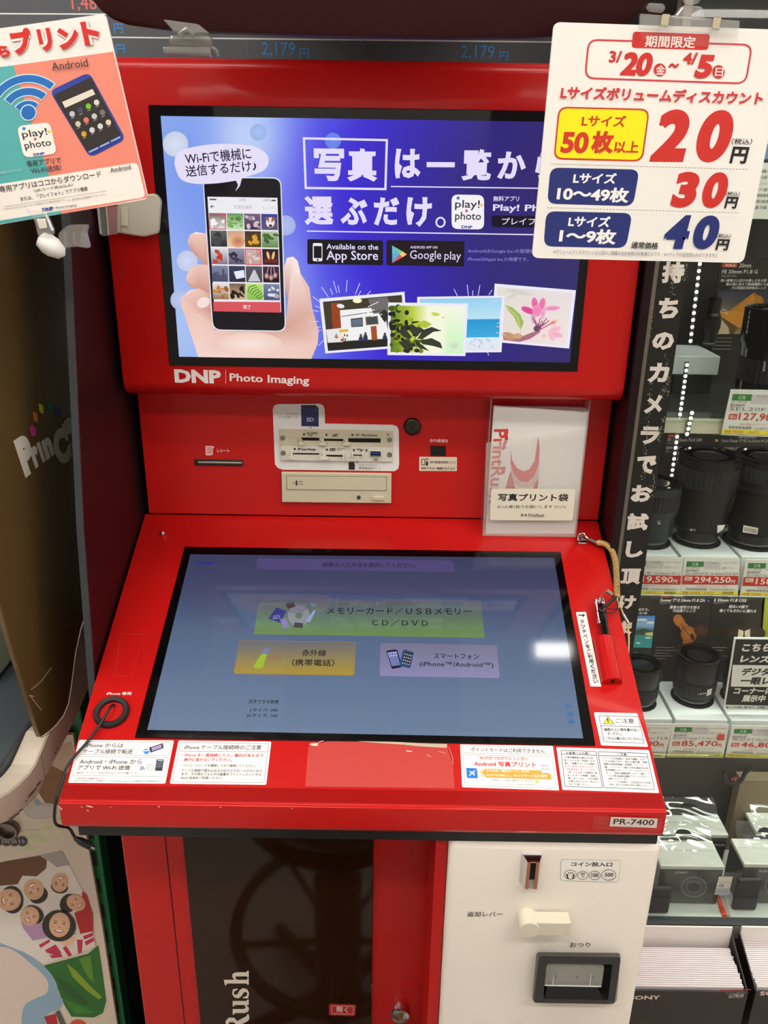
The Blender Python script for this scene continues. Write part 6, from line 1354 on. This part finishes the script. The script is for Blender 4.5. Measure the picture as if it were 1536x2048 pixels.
# camera boxes on the deck
F7 = (1280, 1540, 6.0); zd = .3457
bw = mat('box_white', (196, 197, 188), .4); bf = mat('box_front', (52, 54, 52), .3)
def cambox(label, xl, xr, yf, depth, h, name=True, wrist=True):
    a, b = PZ(zd).hit(xl, yf), PZ(zd).hit(xr, yf)
    x0, x1, y0 = a.x, b.x, a.y
    t = thing('camera_box', label, 'box', ((x0+x1)/2, y0+depth/2, zd), 'boxed cameras on the showcase deck')
    obj('carton', bev(box(x0, x1, y0, y0+depth, zd, zd+h-.008), .0008, 1), bf, t)
    obj('lid', bev(box(x0-.0006, x1+.0006, y0-.0008, y0+depth, zd+h-.008, zd+h), .0008, 1), bw, t)
    pl = PY(y0-.0001); f = Art(pl, None, 1e-4)
    px = lambda u, v: proj((x0+(x1-x0)*u, y0, zd+h*v))
    ca_, cb_ = px(.24, .80), px(.44, .80); f.text('SONY', *ca_, *cb_, 4, (206, 202, 196), .02)
    cc_ = px(.58, .45); f.ell(*cc_, 26, 21, (64, 70, 70)); f.ring(*cc_, 26, 21, 2, (120, 124, 122)); f.ell(*cc_, 15, 12, (46, 54, 56)); f.ring(*cc_, 15, 12, 1.5, (104, 112, 110)); f.ell(*cc_, 7, 6, (30, 34, 38))
    f.build('carton_print', 'print', t)
    V, Fc, NX, NZ = [], [], 28, 14; ph = x0*40
    for jz in range(NZ+1):
        for ix in range(NX+1):
            u, w_ = ix/NX, jz/NZ; z = w_*.045
            wv = .0011*sin(w_*7+1.6*sin(u*6+ph))+.0006*sin(u*9+w_*12+ph*2)
            cut = .004*max(0, (w_-.75)/.25)
            V.append(Vector((x0+.004+cut+(x1-x0-.010-2*cut)*u, y0+depth*.55+z*.85+wv*.6, zd+h+.0015+z*.62+wv*1.2)))
    Fc = [(q*(NX+1)+p, q*(NX+1)+p+1, (q+1)*(NX+1)+p+1, (q+1)*(NX+1)+p) for q in range(NZ) for p in range(NX)]
    obj('hang_tab', (V, Fc), 'film', t, smooth=True)
    V = []
    for jz in range(NZ+1):
        for ix in range(NX+1):
            u, w_ = ix/NX, jz/NZ
            V.append(Vector((x0+(x1-x0)*u, y0+depth*.62*w_, zd+h+.0016+.0007*sin(w_*6+1.3*sin(u*5+ph))+.0003*sin(u*14+w_*9))))
    obj('film_cover', (V, Fc), 'film', t, smooth=True)
    xc = (x0+x1)/2
    hz = zd+h+.019; yh = y0+depth*.55+.0235
    obj('tab_hole', extr([(xc-.016, yh, hz), (xc+.016, yh, hz), (xc+.010, yh+.006, hz+.0025), (xc, yh+.009, hz+.0037), (xc-.010, yh+.006, hz+.0025)], (0, -.0003, .0008)), 'hole', t)
    obj('wrapper', bev(box(x0-.0016, x1+.0016, y0-.0028, y0-.0022, zd+.0005, zd+h*.93), .0002, 1), 'acrylic_thin', t)
    return t, x0, x1, y0
t, x0, x1, y0 = cambox('white lidded camera box with a clear hang tab beside the cream coin unit', 1309, 1432, 1806, .062, .088)
A = Art(PY(y0-.004), F7); A.poly([(945, 1278), (1114, 1278), (1062, 1496), (892, 1494)], (226, 216, 204)); A.poly([(915, 1415), (1078, 1418), (1062, 1496), (892, 1494)], (186, 190, 202)); A.text('ILCE-5100', 950, 1352, 1070, 1354, 18, (150, 140, 134), .01); A.text('α', 940, 1400, 996, 1402, 34, (90, 84, 80), .02, .2)
for k in range(2): A.line((918-k*6, 1440+k*22), (1050-k*6, 1442+k*22), 6, (150, 156, 176))
A.build('price_tag', 'print', t)
cambox('camera box with a white lid at the picture edge, in the front row', 1472, 1600, 1806, .062, .092)
cambox('camera box in the second row behind the one beside the coin unit', 1316, 1440, 1740, .050, .088)
cambox('camera box in the second row at the picture edge', 1496, 1616, 1740, .050, .094)
rs = PZ(zd)
tag(obj('red_strip', extr([rs.hit(1280+x/6, 1540+y/6) for x, y in ((985, 1760), (1040, 1762), (945, 1520), (905, 1510))], (0, 0, .004)), mat('orange_red', (216, 72, 44), .4)), 'orange red strip lying on the white deck between the camera boxes', 'strip')
tag(obj('grey_strip', extr([rs.hit(1280+x/6, 1540+y/6) for x, y in ((1042, 1762), (1085, 1756), (1010, 1520), (950, 1520))], (0, 0, .003)), mat('pinkish_grey', (178, 160, 156), .4)), 'pinkish grey strip lying beside the orange red strip', 'strip')
a, b = PZ(zd).hit(1280+1105/6, 1540+1690/6), PZ(zd).hit(1280+1395/6, 1540+1690/6)
tag(obj('camera_case', bev(box(a.x, b.x, a.y, a.y+.010, zd, zd+.072), .006, 3), 'rubber'), 'dark rounded camera case leaning against the edge box', 'case')
a, b = PZ(zd).hit(1285, 1828), PZ(zd).hit(1337, 1828)
tag(obj('camera_case', bev(box(a.x, b.x, a.y, a.y+.010, zd, zd+.060), .006, 3), 'rubber'), 'dark rounded camera case on the deck beside the cream coin unit', 'case')
pl = PY(1.215); sm = thing('model_card', 'small black card with white letters between the camera boxes', 'card', tuple(pl.hit(1430, 1697)))
obj('card', slab(pl, [(1411, 1681), (1453, 1684), (1451, 1700), (1412, 1698)], .001), 'black', sm)
A = Art(pl, F7, 1e-4); A.text('ILCE-5100', 862, 908, 1012, 912, 22, (200, 190, 176), .03); A.build('card_lettering', 'print', sm)
obj('foot', box(pl.hit(1415, 1690).x, pl.hit(1450, 1690).x, 1.216, 1.232, zd, pl.hit(1430, 1699).z), 'black', sm)
# greyish carton and strap at the back of the deck
a, b = PZ(zd).hit(1452, 1700), PZ(zd).hit(1580, 1700)
gcx = thing('grey_carton', 'brownish grey carton with a red alpha mark at the back of the deck', 'carton', ((a.x+b.x)/2, 1.28, zd))
obj('carton', bev(box(a.x, b.x, 1.274, 1.2985, zd, zd+.17), .001, 1), mat('carton_brown', (112, 98, 76), .6), gcx)
A = Art(PY(1.274), F7); A.text('α', 1085, 126, 1152, 128, 44, (190, 80, 50), .03, .2); A.build('alpha_mark', 'print', gcx)
S_ = PY(1.262); tag(obj('camera_strap', tube(spline([S_.hit(1280+x/6, 1540+y/6) for x, y in ((1000, 20), (1030, 130), (1090, 175), (1160, 165), (1225, 110), (1262, 40), (1300, 0))]+[S_.hit(1505, 1535)], 6), .004, 8), 'black'), 'black camera strap hanging in front of the brownish carton', 'strap')
# pamphlets
PBk = mat('box_black_card', (36, 30, 27), .45); paper = mat('pamphlet_paper', (222, 214, 216), .6)
def rack(label, x0, x1, yf, zt, lines, lb2, n):
    zb = zt-.10
    t = thing('pamphlet_box', label, 'box', ((x0+x1)/2, yf+.05, zb), 'pamphlet boxes in front of the showcase')
    obj('front', bev(box(x0, x1, yf, yf+.003, zb, zt), .0004, 1), PBk, t)
    for xx in (x0, x1-.002): obj('side', extr([(xx, yf+.003, zb), (xx, yf+.085, zb), (xx, yf+.085, zt+.035), (xx, yf+.003, zt)], (.002, 0, 0)), PBk, t)
    obj('back', box(x0+.002, x1-.002, yf+.085, yf+.088, zb, zt+.050), 'card', t, label='white back board'); obj('bottom', box(x0+.002, x1-.002, yf+.003, yf+.085, zb, zb+.002), PBk, t)
    A = Art(PY(yf), F6); lines(A); A.build('box_lettering', 'print', t)
    first = None
    for k in range(n):
        y = yf+.006+k*.0036; zz = .0006*k
        if first is None:
            first = tag(obj('pamphlet', bev(box(x0+.004, x1-.006, y, y+.0031, zb+.003, zt+.004), .0004, 1), paper), lb2, 'pamphlet', lb2)
            o = first
        else:
            o = first.copy(); COL.objects.link(o)
            o.location = first.location+Vector((random.uniform(-.0015, .0015), k*.0036, zz))
zt_ = PY(1.0).hit(1380, 1983).z
xa, xb = PY(1.0).hit(1180, 1990).x, PY(1.0).hit(1498, 1981).x
def l1(A):
    A.text('SONY', 178, 1898, 368, 1896, 24, (226, 216, 206), .03); A.text('α7RIII', 786, 1888, 876, 1884, 22, (206, 196, 186), .015, .1); A.text('デジタル一眼カメラ', 772, 1866, 888, 1858, 9, (190, 180, 170)); A.poly([(735, 1838), (925, 1832), (925, 1838), (735, 1844)], (176, 30, 40))
rack('black pamphlet box with white lettering and a red line in front of the showcase', xa, xb, 1.0, zt_, l1, 'white pamphlets standing in the black box beside the coin unit', 19)
xc_ = xb+.012; xd = xc_+.22
def l2(A): A.text('SONY', 978, 1872, 1170, 1868, 24, (226, 216, 206), .03)
rack('black pamphlet box at the picture edge in front of the showcase', xc_, xd, 1.0, zt_+.002, l2, 'white pamphlets standing in the black box at the picture edge', 22)
st2 = tag(obj('pamphlet_stand', bev(box(xa-.01, xd+.02, .985, 1.105, 0, zt_-.1005), .002, 1), mat('stand_cream', (206, 198, 176), .6)), 'low cream stand carrying the two black pamphlet boxes', 'stand')
